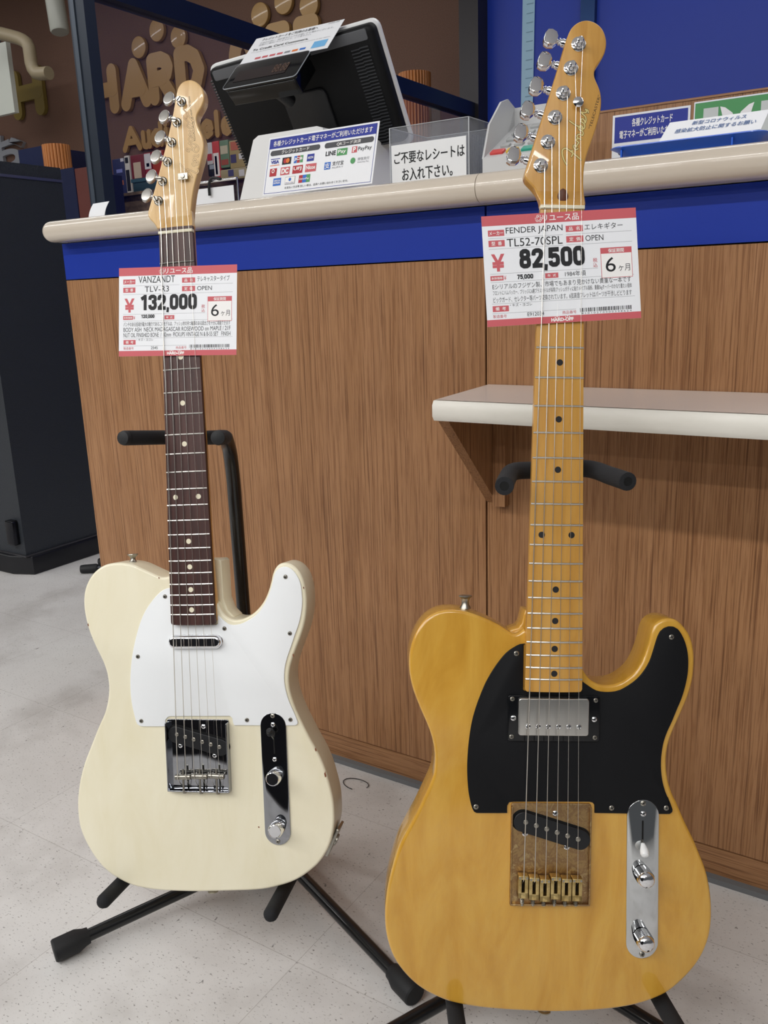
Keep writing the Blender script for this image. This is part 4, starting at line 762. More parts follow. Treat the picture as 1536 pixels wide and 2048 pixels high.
def pay_ink(rect, tx, poly):
    a = .42
    for q in ((.012, .03, .985, .037), (.012, .965, .985, .972), (.012, .03, .015, .972), (.982, .03, .985, .972)): rect(*q, 0)
    rect(.012, .03, .985, .2, 0); tx('各種クレジットカード電子マネーがご利用いただけます', .05, .07, .95, .165, 1, .025)
    cap(tx, rect, poly, .03, .235, .5, .325, 9, a); tx('クレジットカード', .14, .25, .4, .312, 1, .03)
    cap(tx, rect, poly, .54, .235, .97, .325, 9, a); tx('QRコード決済', .65, .25, .86, .312, 1, .03)
    rect(.04, .375, .13, .388, 0); tx('VISA', .045, .405, .125, .465, 0, .04); rect(.04, .485, .13, .497, 6)
    rect(.155, .38, .24, .5, 2); disc(poly, .185, .44, .042, 7, a); disc(poly, .21, .44, .042, 6, a, .0008)
    for k, m in ((0, 8), (1, 7), (2, 4)): rect(.268 + k * .029, .38, .294 + k * .029, .5, m)
    tx('JCB', .27, .41, .35, .47, 1, .04, .0009)
    rect(.39, .38, .455, .5, 0); tx('AEON', .397, .42, .448, .46, 1, .02)
    rect(.045, .545, .112, .68, 7); disc(poly, .078, .59, .035, 1, a); disc(poly, .078, .59, .02, 7, a, .0008)
    rect(.15, .545, .238, .68, 3); tx('DC', .16, .565, .228, .66, 1, .05)
    rect(.265, .545, .36, .68, 7); tx('UFJ', .275, .57, .35, .64, 1, .03)
    rect(.385, .545, .485, .68, 3); tx('Nicos', .393, .575, .477, .64, 1, .03)
    rect(.09, .72, .165, .85, 8); tx('AMERICAN', .097, .75, .158, .78, 1, .02); tx('EXPRESS', .097, .79, .158, .82, 1, .02)
    rect(.205, .72, .30, .85, 10); rect(.208, .727, .297, .843, 1, .0006); disc(poly, .252, .77, .03, 8, a, .0008); tx('Diners Club', .215, .815, .29, .835, 0, 0, .0009)
    rect(.335, .72, .37, .85, 7); rect(.37, .72, .405, .85, 8); rect(.405, .72, .44, .85, 4); tx('UnionPay', .342, .77, .433, .81, 1, .02)
    tx('LINE', .56, .38, .65, .455, 2, .02); rect(.66, .36, .75, .475, 4); tx('Pay', .67, .38, .74, .455, 1, .02)
    rect(.79, .36, .835, .46, 3); tx('P', .80, .37, .825, .45, 1, .04); tx('PayPay', .845, .375, .96, .455, 2, 0)
    rect(.56, .56, .615, .68, 8); tx('支', .565, .575, .61, .665, 1, .02); tx('支付宝', .63, .56, .73, .63, 2, 0); tx('ALIPAY', .63, .65, .73, .675, 10, 0)
    disc(poly, .81, .59, .05, 4, a); tx('微信支付', .85, .55, .95, .60, 10); tx('WeChat Pay', .85, .615, .95, .645, 10)
    tx('お支払い方法等 詳しい事は、店員へお問い合わせくださいませ。', .21, .885, .79, .925, 2)
TL, TR, BL = at(537, 277, 1.2), at(757, 242, 1.2), at(525, 392, 1.172)
Ms = frame(BL, TR - TL, TL - BL)
sheet('payment_notice', 'white payment sign with blue header and card logos leaning in front of the cash register', 'sign', Ms, (TR - TL).length, (TL - BL).length, pay_ink, INKS, 'payment signs on the counter')
def cust_ink(rect, tx, poly):
    tx('クレジットカードをご利用のお客様へ', .10, .07, .74, .17, 2, .01); tx('お会計の際に、暗証番号の入力をお願いする場合がございます。', .1, .21, .93, .27, 10); tx('係員がご案内いたしますので、ご了承下さい。', .1, .29, .7, .35, 10)
    tx('To Credit Card Customers,', .06, .44, .70, .53, 2, .01); tx('You may be asked to enter your PIN number for some transactions at the register.', .06, .56, .96, .60, 10); tx('HARD-OFF', .84, .03, .96, .07, 10, .02)
    for k, m in enumerate((3, 3, 3, 3, 10, 6, 8)): rect(.16 + k * .085, .80, .225 + k * .085, .87, m)
    rect(.80, .66, .95, .9, 5)
n_ = Md.to_3x3() @ vec(0, 0, 1); yv = Md.to_3x3() @ vec(0, 1, 0)
Mc = frame(D0 + yv * (dH + .0006) - n_ * .003, D1 - D0, yv)
sheet('customer_notice', 'white laminated card customer notice standing on top of the register display', 'sign', Mc, dW * 1.2, .078, cust_ink, INKS)
# ------------------------------------------------------------------ receipt box
X0, X1 = at(780, 300, 1.2).x, at(938, 300, 1.2).x; Z0 = .9901; Z1 = at(860, 245, 1.2).z; Y1 = 1.315; t = .0025
o = thing('receipt_box', 'clear acrylic box for unwanted receipts between register and card terminal', 'box', (X0, 1.2, Z0))
wx, wy, wz = X1 - X0, Y1 - 1.2, Z1 - Z0
mb = MB().box((0, 0, 0), (wx, t, wz)); mb.box((0, wy - t, 0), (wx, wy, wz)); mb.box((0, t, 0), (t, wy - t, wz)); mb.box((wx - t, t, 0), (wx, wy - t, wz)); mb.box((t, t, 0), (wx - t, wy - t, t))
for k in range(14): mb.box((wx, .012 + k * .0072, .004), (wx + .0012, .0145 + k * .0072, wz * .74))
mb.build('acrylic_walls', ACRYL, o, 0)
e_ = MB(); [e_.box(*q) for q in (((0, -.0004, wz), (wx, .0026, wz + .0006)), ((0, wy - .0026, wz), (wx, wy + .0004, wz + .0006)), ((-.0004, 0, wz), (.0026, wy, wz + .0006)), ((wx - .0026, 0, wz), (wx + .0004, wy, wz + .0006)), ((-.0005, -.0005, 0), (.0007, .0007, wz)), ((wx - .0007, -.0005, 0), (wx + .0005, .0007, wz)))]; e_.build('polished_edge', mat('polished_edge', 'c4c8cc', .2), o)
P = MB(); P.box((.003, -.0012, .002), (wx - .004, -.0002, wz * .72), 0)
fn = lambda x, y, z: (x, -.0014 - z, y)
P.text('ご不要なレシートは', wx * .06, wz * .41, wx * .95, wz * .60, 0, 1, .035, fn); P.text('お入れ下さい。', wx * .16, wz * .13, wx * .80, wz * .33, 0, 1, .035, fn)
P.build('paper_label', [mat('glossy_label', 'eceef0', .2), INK], o, 0)
# ------------------------------------------------------------------ card terminal
a0, a1 = at(965, 330, 1.19), at(1075, 316, 1.19); o = thing('card_terminal', 'pale grey card terminal with keypad and privacy hood beside the receipt box', 'card terminal', (a0.x, 1.19, .9901))
wx = a1.x - a0.x; LG = mat('light_grey_plastic', 'c9cacb', .45); zf = at(968, 317, 1.19).z - .9901
prof = [(0, 0), (0, zf), (.11, zf + .058), (.15, zf + .058), (.15, 0)]
mb = MB(); mb.rings([[(x, y, z) for y, z in prof] for x in (0, wx)]); mb.build('terminal_body', LG, o)
mb = MB(); hp = [(.002, zf), (.022, zf + .048), (.062, zf + .084), (.085, zf + .091), (.112, zf + .082), (.112, zf + .05)]
mb.rings([[(x, y, z) for y, z in hp] for x in (-.002, .001)]); mb.rings([[(x, y, z) for y, z in hp] for x in (wx - .001, wx + .002)]); mb.box((0, .108, zf + .05), (wx, .112, zf + .082)); mb.build('privacy_hood', LG, o)
def key(x, y, w_, h_, m, name):
    Mk = Matrix.Translation((x, y, zf + y * .527)) @ Matrix.Rotation(math.atan(.527), 4, 'X'); MB().prism(rrect(-w_ / 2, -h_ / 2, w_ / 2, h_ / 2, .002), -.001, .0035, .0012, 0, 4, None, Mk).build(name, m, o)
for r_ in range(4):
    for c_ in range(3): key(wx * (.25 + .25 * c_), .034 + r_ * .0195, .014, .011, mat('key_grey', 'aeb0b0', .5), 'number_key')
key(wx * .21, .014, .021, .013, mat('red_key', 'd24a48', .4), 'cancel_key'); key(wx * .48, .014, .017, .012, mat('yellow_key', 'd9b64a', .4), 'clear_key'); key(wx * .78, .014, .021, .013, mat('green_key', '2f9d86', .4), 'enter_key')
# ------------------------------------------------------------------ tray, board and notices at the right
p0, p1 = at(1212, 300, 1.17), at(1534, 262, 1.17); o = thing('cash_tray', 'bright blue plastic cash tray on the countertop at the right', 'tray', (p0.x, 1.17, .9901))
wx = p1.x - p0.x; TB = mat('blue_plastic', '1f62d8', .35, coat=.2); zr = at(1215, 297, 1.17).z - .99015 
def rr(x0, y0, x1, y1, z, R=.02): return [(x, y, z) for x, y in rrect(x0, y0, x1, y1, R)]
i = .022; mb = MB(); mb.rings([rr(i, i, wx - i, .17 - i, 0), rr(.008, .008, wx - .008, .162, zr * .8), rr(0, 0, wx, .17, zr), rr(.002, .002, wx - .002, .168, zr + .0015), rr(.012, .012, wx - .012, .158, zr * .8), rr(i + .003, i + .003, wx - i - .003, .167 - i, .003)])
for q in (.09, .79): mb.box((wx * q, -.001 + .006, zr * .15), (wx * q + .002, .0035 + .006, zr * .85))
mb.build('tray', TB, o)
b0 = at(1120, 240, 1.42); zt = at(1360, 204, 1.42).z
o = thing('wooden_board', 'brown wooden board standing behind the blue tray and notices', 'board', (b0.x, 1.42, .9901)); mb = MB(); mb.box((0, 0, 0), (1.1, .018, zt - .9901)); mb.build('panel', WOOD, o)
mb = MB(); mb.box((0, -.0015, zt - .9901), (1.1, .0195, zt - .9901 + .003)); mb.build('top_edging', WOODH, o)
def notice2(rect, tx, poly):
    rect(.03, .03, .97, .40, 0); tx('各種クレジットカード', .26, .075, .78, .19, 1, .03); tx('電子マネーがご利用いただけます', .1, .23, .9, .345, 1, .03)
    cap(tx, rect, poly, .08, .45, .92, .58, 9, .55); tx('クレジットカード', .26, .475, .74, .555, 1, .03)
    tx('VISA', .1, .66, .24, .74, 0, .04); rect(.3, .64, .44, .76, 2); disc(poly, .35, .70, .05, 7, .55); disc(poly, .39, .70, .05, 6, .55, .0008); rect(.5, .64, .62, .76, 8); tx('JCB', .51, .67, .61, .73, 1, .03); rect(.68, .64, .8, .76, 0)
q0, q1 = at(1226, 233, 1.4195), at(1382, 209, 1.4195)
sheet('payment_notice', 'white payment sign with two-line blue header taped to the brown board', 'sign', frame((q0.x, 1.4188, .9903), (1, 0, 0), (0, 0, 1)), q1.x - q0.x, (q0.z + q1.z) / 2 - .9903, notice2, INKS, 'payment signs on the counter')
def green_ink(rect, tx, poly):
    rect(.015, .02, .985, .98, 4); rect(.12, .1, .30, .95, 10, .0005); rect(.8, .1, .99, .98, 10, .0005)
    for s in (-1, 1): poly([(.52, .33), (.52 + s * .05, .2), (.52 + s * .14, .12), (.52 + s * .2, .1), (.52 + s * .17, .22), (.52 + s * .1, .31)][::s], 1, .0006)
    rect(.512, .3, .53, .72, 1, .0006)
q0, q1 = at(1389, 207, 1.4195), at(1560, 179, 1.4195)
sheet('green_poster', 'green poster with white sprout mark on the board behind the tray', 'poster', frame((q0.x, 1.4186, .9903), (1, 0, 0), (0, 0, 1)), q1.x - q0.x, (q0.z + q1.z) / 2 - .9903, green_ink, [NAVYINK, WHITEINK, INK, RED, GREENINK, LIGHTBLUE, ORANGEINK, CARDRED, CARDBLUE, GREYINK, mat('poster_pale', 'cdd2cd', .4)])
def covid(rect, tx, poly):
    tx('新型コロナウィルス', .26, .12, .80, .33, 0, .012); tx('感染拡大防止に関するお願い', .12, .46, .92, .68, 0, .012)
c0, c1, c2 = at(1318, 283, 1.25), at(1522, 258, 1.25), at(1334, 246, 1.30)
sheet('health_notice', 'white notice slip with blue lettering leaning in the blue tray', 'sign', frame(c0, c1 - c0, c2 - c0), (c1 - c0).length, (c2 - c0).length * 1.0, covid, [mat('blue_lettering', '2a5c9a', .5), WHITEINK])
# small folded paper at the left end of the counter
s0, s1 = at(176, 431, 1.16), at(208, 427, 1.16); mb = MB(); rs = []
for k in range(7):
    tt = k / 6; rs.append([(s0.x + .004 * tt, 1.16 + .012 * tt * tt, .9901 + .030 * tt), (s1.x + .004 * tt, 1.16 + .012 * tt * tt, .9901 + .030 * tt + .001), (s1.x + .004 * tt, 1.1606 + .012 * tt * tt, .9901 + .030 * tt + .001), (s0.x + .004 * tt, 1.1606 + .012 * tt * tt, .9901 + .030 * tt)])
mb.rings(rs); o = mb.build('paper_slip', PAPER); tag(o, 'small curled white paper slip at the left end of the beige countertop', 'paper slip')
# paper holder behind the cream guitar's headstock
h0, h1 = at(388, 405, 1.42), at(476, 388, 1.42); o = thing('paper_holder', 'metal framed holder with white sheet and dark hook beside the register', 'paper holder', (h0.x, 1.42, .9901)); wx = h1.x - h0.x; zz = at(430, 362, 1.42).z - .9901
mb = MB(); mb.tube([(0, 0, zz), (wx, 0, zz)], .0025); mb.tube([(0, 0, 0), (0, 0, zz)], .002); mb.tube([(wx, 0, 0), (wx, 0, zz)], .002); mb.build('wire_frame', CHROME, o)
MB().box((.004, .001, .002), (wx - .012, .0022, zz - .012)).build('white_sheet', PAPER, o)
MB().tube(spline([(wx * .4, -.004, zz - .028), (wx * .42, -.005, zz - .004), (wx * .5, -.004, zz + .006), (wx * .66, -.002, zz + .002)], .004), .003).build('hook', BLACKP, o)
# ------------------------------------------------------------------ glass partition behind the counter
XP = -1.6
o = thing('glass_partition', 'dark framed glass partition running back from the counter', 'partition', (XP, 1.371, 0)); FR = mat('dark_frame', '2a323e', .35, .3)
MB().box((-.048, 0, 0), (0, .03, 2.75)).build('corner_post', FR, o)
MB().box((-.040, -.003, 0), (-.028, 0, 2.75)).build('frame_strip', mat('grey_frame_strip', '47505c', .35, .3), o)
YE = 3.2 - 1.371; ZR = 1.523
MB().box((-.044, .03, ZR - .05), (0, YE, ZR)).build('top_rail', mat('navy_frame', '0c1730', .35, .3), o); MB().box((-.044, .03, .05), (0, YE, .1)).build('bottom_rail', FR, o)
for y in (2.63 - 1.371,): MB().box((-.044, y, .1), (0, y + .03, ZR - .05)).build('mullion', FR, o)
MB().box((-.026, .03, .1), (-.018, 2.63 - 1.371, ZR - .05)).build('glass_pane', GLASS, o, 0); MB().box((-.026, 2.66 - 1.371, .1), (-.018, YE, ZR - .05)).build('glass_pane', GLASS, o, 0)
# ------------------------------------------------------------------ letters on the brown wall
WM = frame((0, 3.899, 0), (1, 0, 0), (0, 0, 1))
GL = {'H': [[(0, 0), (0, 1)], [(1, 0), (1, 1)], [(0, .5), (1, .5)]], 'A': [[(0, 0), (.5, 1), (1, 0)], [(.22, .34), (.78, .34)]],
      'R': [[(0, 0), (0, 1), (.55, 1), (.85, .9), (.95, .75), (.85, .58), (.55, .5), (0, .5)], [(.5, .5), (1, 0)]],
      'D': [[(0, 0), (0, 1), (.45, 1), (.8, .85), (1, .5), (.8, .15), (.45, 0), (0, 0)]], 'F': [[(0, 0), (0, 1), (.95, 1)], [(0, .52), (.8, .52)]],
      'O': [[(.5 + .5 * math.cos(k * PI / 10), .5 + .5 * math.sin(k * PI / 10)) for k in range(21)]],
      'u': [[(0, .68), (0, .2), (.15, .03), (.5, 0), (.85, .05), (1, .25)], [(1, .68), (1, 0)]], 'd': [[(1, 1), (1, 0)], [(1, .35), (.8, .62), (.45, .66), (.12, .52), (0, .33), (.12, .12), (.45, 0), (.8, .05), (1, .3)]],
      'i': [[(.5, 0), (.5, .66)], [(.5, .93), (.5, .95)]], 'o': [[(.5 + .5 * math.cos(k * PI / 8), .33 + .33 * math.sin(k * PI / 8)) for k in range(17)]],
      'S': [[(1, .82), (.75, 1), (.3, 1), (.05, .82), (.15, .6), (.8, .42), (1, .2), (.75, 0), (.3, 0), (0, .18)]], 'e': [[(0, .34), (1, .34), (.9, .58), (.5, .67), (.12, .55), (0, .34), (.1, .1), (.5, 0), (.95, .12)]], 'l': [[(.5, 0), (.5, 1)]]}
def letter(root, ch, x0, x1, z0, h, hw_, m, dep=.028):
    mb = MB()
    for s in GL[ch]: mb.stroke([(x0 + hw_ + (x1 - x0 - 2 * hw_) * a, z0 + hw_ + (h - 2 * hw_) * b_) for a, b_ in s], hw_, .004, dep, 0, 10); dep += .0011
    return mb.build('letter_' + ch.lower(), m, root)
o = thing('wall_sign', 'gold shop name lettering with dots on the brown back wall', 'sign', WM)
def wx_(px, py): return at(px, py, 3.88).x
for ch, a, b_ in (('H', 176, 236), ('A', 241, 302), ('R', 299, 352), ('D', 354, 413), ('O', 464, 522), ('F', 538, 588), ('F', 594, 646)): letter(o, ch, wx_(a, 170), wx_(b_, 160), 1.925, .275, .041, GOLD)
for px, py in ((279, 95), (315, 61), (358, 75), (521, 30), (568, 4), (619, 11)):
    p = at(px, py, 3.88); MB().prism(circle(p.x, p.z, .058, 28), .004, .028, .003).build('dot', GOLD, o)
o = thing('wall_sign', 'gold Audio Select lettering on the brown wall above the packaged goods', 'sign', WM)
for ch, a, b_ in (('A', 245, 283), ('u', 284, 303), ('d', 303, 327), ('i', 328, 340), ('o', 340, 362), ('S', 372, 402), ('e', 404, 429), ('l', 430, 443), ('e', 445, 468)): letter(o, ch, wx_(a, 285), wx_(b_, 275), 1.70, .145, .0165 if ch != 'A' else .018, GOLD, .022)
o = thing('wall_sign', 'tall olive gold letter H on the wall at the far upper left', 'sign', WM); letter(o, 'H', wx_(24, 190), wx_(88, 180), at(60, 236, 3.88).z, at(50, 135, 3.88).z - at(60, 236, 3.88).z, .047, mat('olive_gold', '7c6a34', .3, 0, .3))
o = thing('wall_sign', 'silver kana character on the wall just above the black case', 'sign', WM)
c = bpy.data.curves.new('kana', 'FONT'); c.body = 'お'; c.offset = .035; c.extrude = .12; tmp = bpy.data.objects.new('kana', c); C.objects.link(tmp)
me = bpy.data.meshes.new_from_object(tmp.evaluated_get(bpy.context.evaluated_depsgraph_get())); vs = [v.co.copy() for v in me.vertices]; fs = [tuple(p.vertices) for p in me.polygons]; bpy.data.objects.remove(tmp)
xa, xb = wx_(-22, 300), wx_(50, 295); za, zb = at(20, 338, 3.88).z, at(20, 268, 3.88).z; w0, w1 = min(v.x for v in vs), max(v.x for v in vs); h0, h1 = min(v.y for v in vs), max(v.y for v in vs)
MB().add([(xa + (v.x - w0) / (w1 - w0) * (xb - xa), za + (v.y - h0) / (h1 - h0) * (zb - za), .004 + (v.z + .12) / .24 * .024) for v in vs], fs).build('character', mat('silver_letter', '9b9ea6', .35, .2), o, 0)
# ------------------------------------------------------------------ goods under the lettering
def pack(name, label, cat, px0, py0, px1, py1, col, label_cols, Y=3.88, dep=.06, group='packaged goods hanging on the back wall', holes=0):
    xa = at(px0, (py0 + py1) / 2, Y - dep).x; xb = at(px1, (py0 + py1) / 2, Y - dep).x; pm = (px0 + px1) / 2; za = at(pm, py1, Y - dep).z; zb = at(pm, py0, Y - dep).z
    o = thing(name, label, cat, (xa, 3.899, za), group); w_, h_ = xb - xa, zb - za
    MB().prism(rrect(0, 0, w_, h_, .006), .001, dep, .004, 0, 2, None, frame((0, 0, 0), (1, 0, 0), (0, 0, 1))).build('carton', mat('carton_' + col, col, .4), o)
    for k, (c_, u0, v0, u1, v1) in enumerate(label_cols):
        MB().box((u0 * w_, -dep - .0012, v0 * h_), (u1 * w_, -dep + .001, v1 * h_)).build('label_patch', mat('patch_' + c_, c_, .4), o)
    return o
pack('blister_pack', 'dark blue packet with orange and white streaks at the left of the hanging goods', 'packet', 222, 316, 246, 388, '2a3058', [('b86a4a', .2, .25, .8, .38), ('d8d4d8', .72, .9, .98, .99), ('7f86c0', .3, .6, .8, .7)])
pack('blister_pack', 'narrow white and black packet with barcode-like stripes beside the dark blue packet', 'packet', 246, 310, 256, 386, 'd9d4c8', [('1a1a1c', .15, .05, .85, .62), ('1a1a1c', .2, .8, .8, .95)])
pack('blister_pack', 'dark red box with pale window hanging left of the headstock', 'packet', 257, 308, 284, 360, '7c2a2e', [('d2bda2', .2, .08, .75, .7)])
pack('blister_pack', 'small white and red packet hanging close to the headstock', 'packet', 284, 304, 298, 352, 'a03238', [('e6e2e0', .05, .3, .95, .95), ('9a6a7a', .3, .4, .7, .55)])
pack('blister_pack', 'orange red packet partly hidden behind the tuner buttons', 'packet', 300, 300, 322, 352, 'b8442c', [('d8cfc8', .1, .75, .9, .98)])
pack('blister_pack', 'white and red packet hanging right of the headstock', 'packet', 408, 284, 420, 330, 'cfcac4', [('b03038', .1, .2, .9, .5)])
pack('blister_pack', 'tall red and white strip packet right of the headstock', 'packet', 421, 281, 435, 356, 'c9403c', [('efe6dc', .12, .05, .88, .68), ('c9403c', .3, .1, .6, .6)])
pack('blister_pack', 'green and brown packet hanging below the gold lettering', 'packet', 435, 279, 453, 335, '6f8a6a', [('a3503c', .1, .1, .9, .3), ('c9bfa0', .1, .5, .9, .8)])
pack('blister_pack', 'beige display card with round colourful pieces next to the register', 'packet', 436, 336, 490, 358, 'a89a72', [('4c4a72', .3, .3, .5, .9), ('d8d4d0', .7, .2, .9, .8)])
pack('blister_pack', 'tan card with violet round piece beside the register edge', 'packet', 454, 278, 492, 335, 'b09a66', [('4a4468', .05, .2, .35, .5), ('c06a50', .1, .65, .5, .95), ('e0dcd8', .5, .3, .75, .5)])
pack('handset', 'small black handset with grey screen hanging beside the headstock', 'handset', 411, 326, 427, 352, '1c1c1e', [('9aa0a6', .25, .55, .8, .9)], group=None)
sx0, sx1 = wx_(196, 400), wx_(520, 360); zs = at(260, 392, 3.5).z
o = thing('display_counter', 'brown stone-patterned display counter below the hanging goods', 'counter', (0, 0, 0)); ST = noise_mat('stone_laminate', [(.35, '4a3a2e'), (.55, '6e5a46'), (.7, '877058')], (1, 1, 2.5), 14, 3, rough=.6)
MB().box((sx0 - .6, 3.5, 0), (sx1, 3.897, zs)).build('carcass', ST, o); MB().box((sx0 - .6, 3.48, zs), (sx1, 3.897, zs + .015)).build('top_slab', ST, o)
ta, tb = at(266, 385, 3.55), at(322, 380, 3.55); tz = at(295, 356, 3.55).z
o = thing('storage_bin', 'dark teal bin standing on the brown display counter', 'bin', (ta.x, 3.55, zs + .0155)); mb = MB(); mb.prism(rrect(0, 0, tb.x - ta.x, .2, .01), 0, tz - zs - .015, .006); mb.build('bin_body', mat('teal_plastic', '2c454c', .5), o)
MB().box((-.004, -.004, tz - zs - .03), (tb.x - ta.x + .004, .204, tz - zs - .012)).build('rim', mat('teal_rim', '365660', .5), o)
# ------------------------------------------------------------------ left background
def cylinder_slats(name, label, cat, c, R, z0, z1, m, n=30, group=None):
    o = thing(name, label, cat, (c[0], c[1], z0), group); h = z1 - z0
    mb = MB()
    for k in range(n):
        a = k * 2 * PI / n; mb.cyl((R * math.cos(a), R * math.sin(a), 0), (R * math.cos(a), R * math.sin(a), h), R * PI / n * .98, None, 0, 8)
    mb.build('slats', m, o); MB().cyl((0, 0, .002), (0, 0, h - .012), R * .95, None, 0, 30).build('inner_drum', mat('dark_wood_drum', '6a3c1e', .6), o)
    return o
SL = noise_mat('orange_wood', [(.3, 'a0602e'), (.6, 'c07a40'), (.8, 'b06c36')], (30, 30, 2), 2, 5, rough=.4)
pc = at(831, 230, 3.55); zt = at(831, 147, 3.55).z; R = (at(860, 200, 3.55) - at(801, 200, 3.55)).length / 2 * .86
plz = pc.z - .25
o = thing('display_plinth', 'dark plinth under the ribbed wooden drum behind the glass', 'plinth', (pc.x, 3.55, 0)); MB().box((-.16, -.16, 0), (.16, .16, plz)).build('plinth_body', mat('dark_plinth', '24242c', .5), o)
cylinder_slats('ribbed_drum', 'ribbed orange wooden drum behind the glass right of the register', 'drum', (pc.x, 3.55), R, plz + .001, zt, SL, 30, 'ribbed wooden drums')
k0, k1, k2 = at(113, 340, 2.62), at(147, 337, 2.62), at(178, 345, 2.62)
o = thing('storage_cabinet', 'navy and reddish cabinet between the black case and the glass partition', 'cabinet', (k0.x, 2.62, 0)); NV = mat('navy_panel', '131d42', .5)
MB().box((0, 0, 0), (k1.x - k0.x, .12, k0.z)).build('navy_panel', NV, o); MB().box((k1.x - k0.x + .001, .004, 0), (k2.x - k0.x, .12, k0.z - .006)).build('red_panel', mat('reddish_wood', '6a3a34', .5), o)
o = thing('storage_cabinet', 'navy cabinet behind the top of the black case', 'cabinet', (at(36, 300, 3.1).x, 3.1, 0)); MB().box((0, 0, 0), (at(84, 300, 3.1).x - at(36, 300, 3.1).x, .34, at(60, 296, 3.1).z)).build('navy_panel', NV, o); zc = at(95, 345, 3.0).z
MB().box((at(84, 300, 3.1).x - at(36, 300, 3.1).x + .001, -.1, 0), (at(84, 300, 3.1).x - at(36, 300, 3.1).x + .3, .25, zc)).build('low_unit', NV, o)
pc = at(93, 320, 3.12); cylinder_slats('ribbed_drum', 'ribbed orange wooden drum above the black case at the left', 'drum', (pc.x + .075, 3.13), .062, zc + .001, at(93, 293, 3.12).z, SL, 24, 'ribbed wooden drums')
a, b_ = at(-40, 240, 3.5), at(31, 236, 3.5); zb = at(20, 80, 3.5).z
o = thing('hanging_panel', 'pale white panel hanging at the upper left edge', 'panel', (a.x, 3.5, a.z)); MB().box((0, 0, 0), (b_.x - a.x, .03, zb - a.z)).build('panel_board', mat('pale_panel', 'c8ccc4', .4), o)
mb = MB(); [mb.tube([(q * (b_.x - a.x), .015, zb - a.z), (q * (b_.x - a.x), .015, 2.8 - a.z)], .004) for q in (.2, .8)]; mb.build('hanging_rod', BLACKM, o)
pts = [at(-30, 60, 3.35), at(5, 68, 3.35), at(45, 80, 3.35), at(58, 95, 3.35), at(62, 125, 3.35), at(72, 146, 3.35), at(98, 146, 3.35)]
o = MB().tube(spline([tuple(p) for p in pts], .03), .034, 0, 16).build('duct_hose', mat('beige_duct', '8c8068', .5), None, 60); tag(o, 'beige bent duct hose at the upper left in front of the gold letter', 'duct')
p = at(112, 15, 3.4); o = thing('spotlight', 'pale cylindrical spotlight at the top left beside the dark post', 'lamp', (p.x, 3.4, p.z)); MB().lathe([(.045, -.13), (.05, -.12), (.05, .08), (.03, .1)], (0, 0, 0), (-.2, .1, 1)).build('lamp_body', mat('pale_lamp', '9a9c94', .4), o); MB().cyl((0, 0, .1), (0, 0, 2.8 - p.z), .012).build('stem', BLACKM, o)
# black case at the left
TOLEX = mat('black_tolex', '2b2f35', .5, bump=(260, .8, .0016))
o = thing('speaker_case', 'tall black textured case with metal rim standing left of the counter', 'case', (-2.37, 1.565, 0))
MB().box((-.6, 0, .062), (0, .305, 1.205)).build('case_body', TOLEX, o); MB().box((-.6, 0, 1.208), (0, .305, 1.243)).build('lid', TOLEX, o)
MB().box((-.604, -.004, 1.2), (.003, .308, 1.208)).build('metal_rim', STEEL, o)
mb = MB(); mb.prism([(-.62, -.018), (-.06, -.018), (.012, .012), (.012, .318), (-.62, .318)], 0, .062, .006); mb.build('plinth', mat('black_gloss_base', '121318', .35), o)
MB().box((-.61, -.006, .062), (.006, .311, .067)).build('lower_rim', mat('dark_rim', '4a4a4e', .4, .6), o)
mb = MB(); mb.prism(rrect(-.06, .10, -.02, .18, .006), 0, .02, .004, 0, 3, 0, frame((0, -.0005, 0), (1, 0, 0), (0, 0, 1))); mb.build('latch', mat('black_chrome', '2a2b30', .2, .8), o)
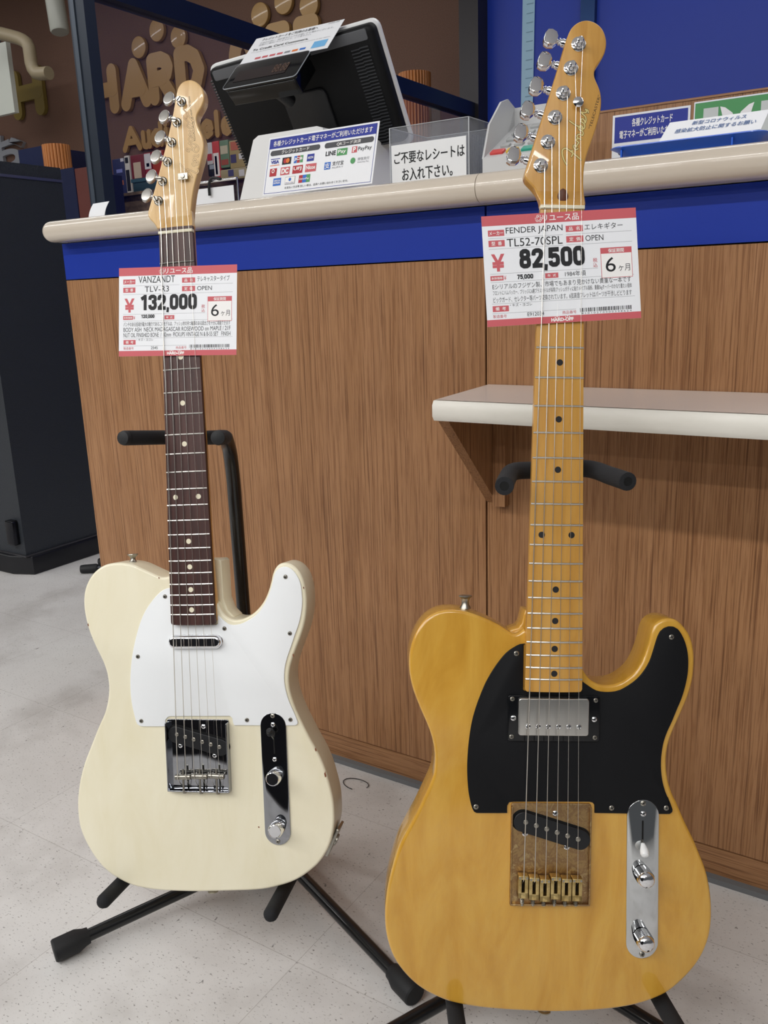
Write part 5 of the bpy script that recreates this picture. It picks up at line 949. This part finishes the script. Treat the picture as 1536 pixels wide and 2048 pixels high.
# folded black stand poking out from behind the counter
e0, e1 = at(158, 1146, 1.66), at(201, 1121, 1.72)
g0 = vec(-2.262, 1.70, .013); o = thing('folded_stand', 'black tripod stand feet poking out behind the left end of the counter', 'stand', (-1.75, 1.95, 0))
def rel(p): return (p[0] + 1.75, p[1] - 1.95, p[2])
for a, z in (((-2.225, 1.665, .014), .05), ((-2.235, 1.745, .014), .11)):
    A = vec(*rel(a)); B = vec(0, 0, z); t = (B - A).normalized(); l = MB().tube([A, B], .0085).build('leg', mat('dark_steel', '3a3b40', .3, .6), o); MB().lathe([(.013, -.01), (.014, 0), (.014, .04), (.011, .045)], A, t).build('rubber_foot', RUBBER, l)
MB().cyl((0, 0, 0), (0, 0, .7), .012).build('pole', BLACKM, o)
# tape strip on the blue wall
pa, pb = at(1057, -30, 3.27), at(1050, 215, 3.27)
o = thing('measuring_tape', 'pale blue measuring strip hanging on the blue wall left of the headstock', 'measuring tape', (0, 3.2785, 0)); hwd = .024
mb = MB(); mb.add([(pa.x - hwd, -.001, pa.z), (pa.x + hwd, -.001, pa.z), (pb.x + hwd, -.001, pb.z - .4), (pb.x - hwd, -.001, pb.z - .4), (pa.x - hwd, -.004, pa.z), (pa.x + hwd, -.004, pa.z), (pb.x + hwd, -.004, pb.z - .4), (pb.x - hwd, -.004, pb.z - .4)], [(0, 1, 2, 3), (7, 6, 5, 4), (0, 4, 5, 1), (1, 5, 6, 2), (2, 6, 7, 3), (3, 7, 4, 0)]); mb.build('strip', mat('pale_blue_strip', '8fb2c8', .3), o)
mb = MB()
for k in range(26):
    f_ = k / 26; x = pa.x + (pb.x - pa.x) * f_; z = pa.z + (pb.z - .4 - pa.z) * f_; mb.box((x - hwd * .3, -.0046, z), (x + hwd * .8, -.0039, z + .003))
mb.build('graduation_marks', mat('strip_mark', '6d8ea4', .4), o)
# hair-thin wire loop on the floor
p = vec(-.785, 1.09, .0012); o = MB().tube([(p.x + .022 * math.cos(t * .3) * (1 + .25 * math.sin(t * .2)), p.y + .016 * math.sin(t * .3), .0015) for t in range(17)], .0007, 0, 6).build('wire_loop', INK); tag(o, 'thin dark wire loop lying on the floor by the counter', 'wire')
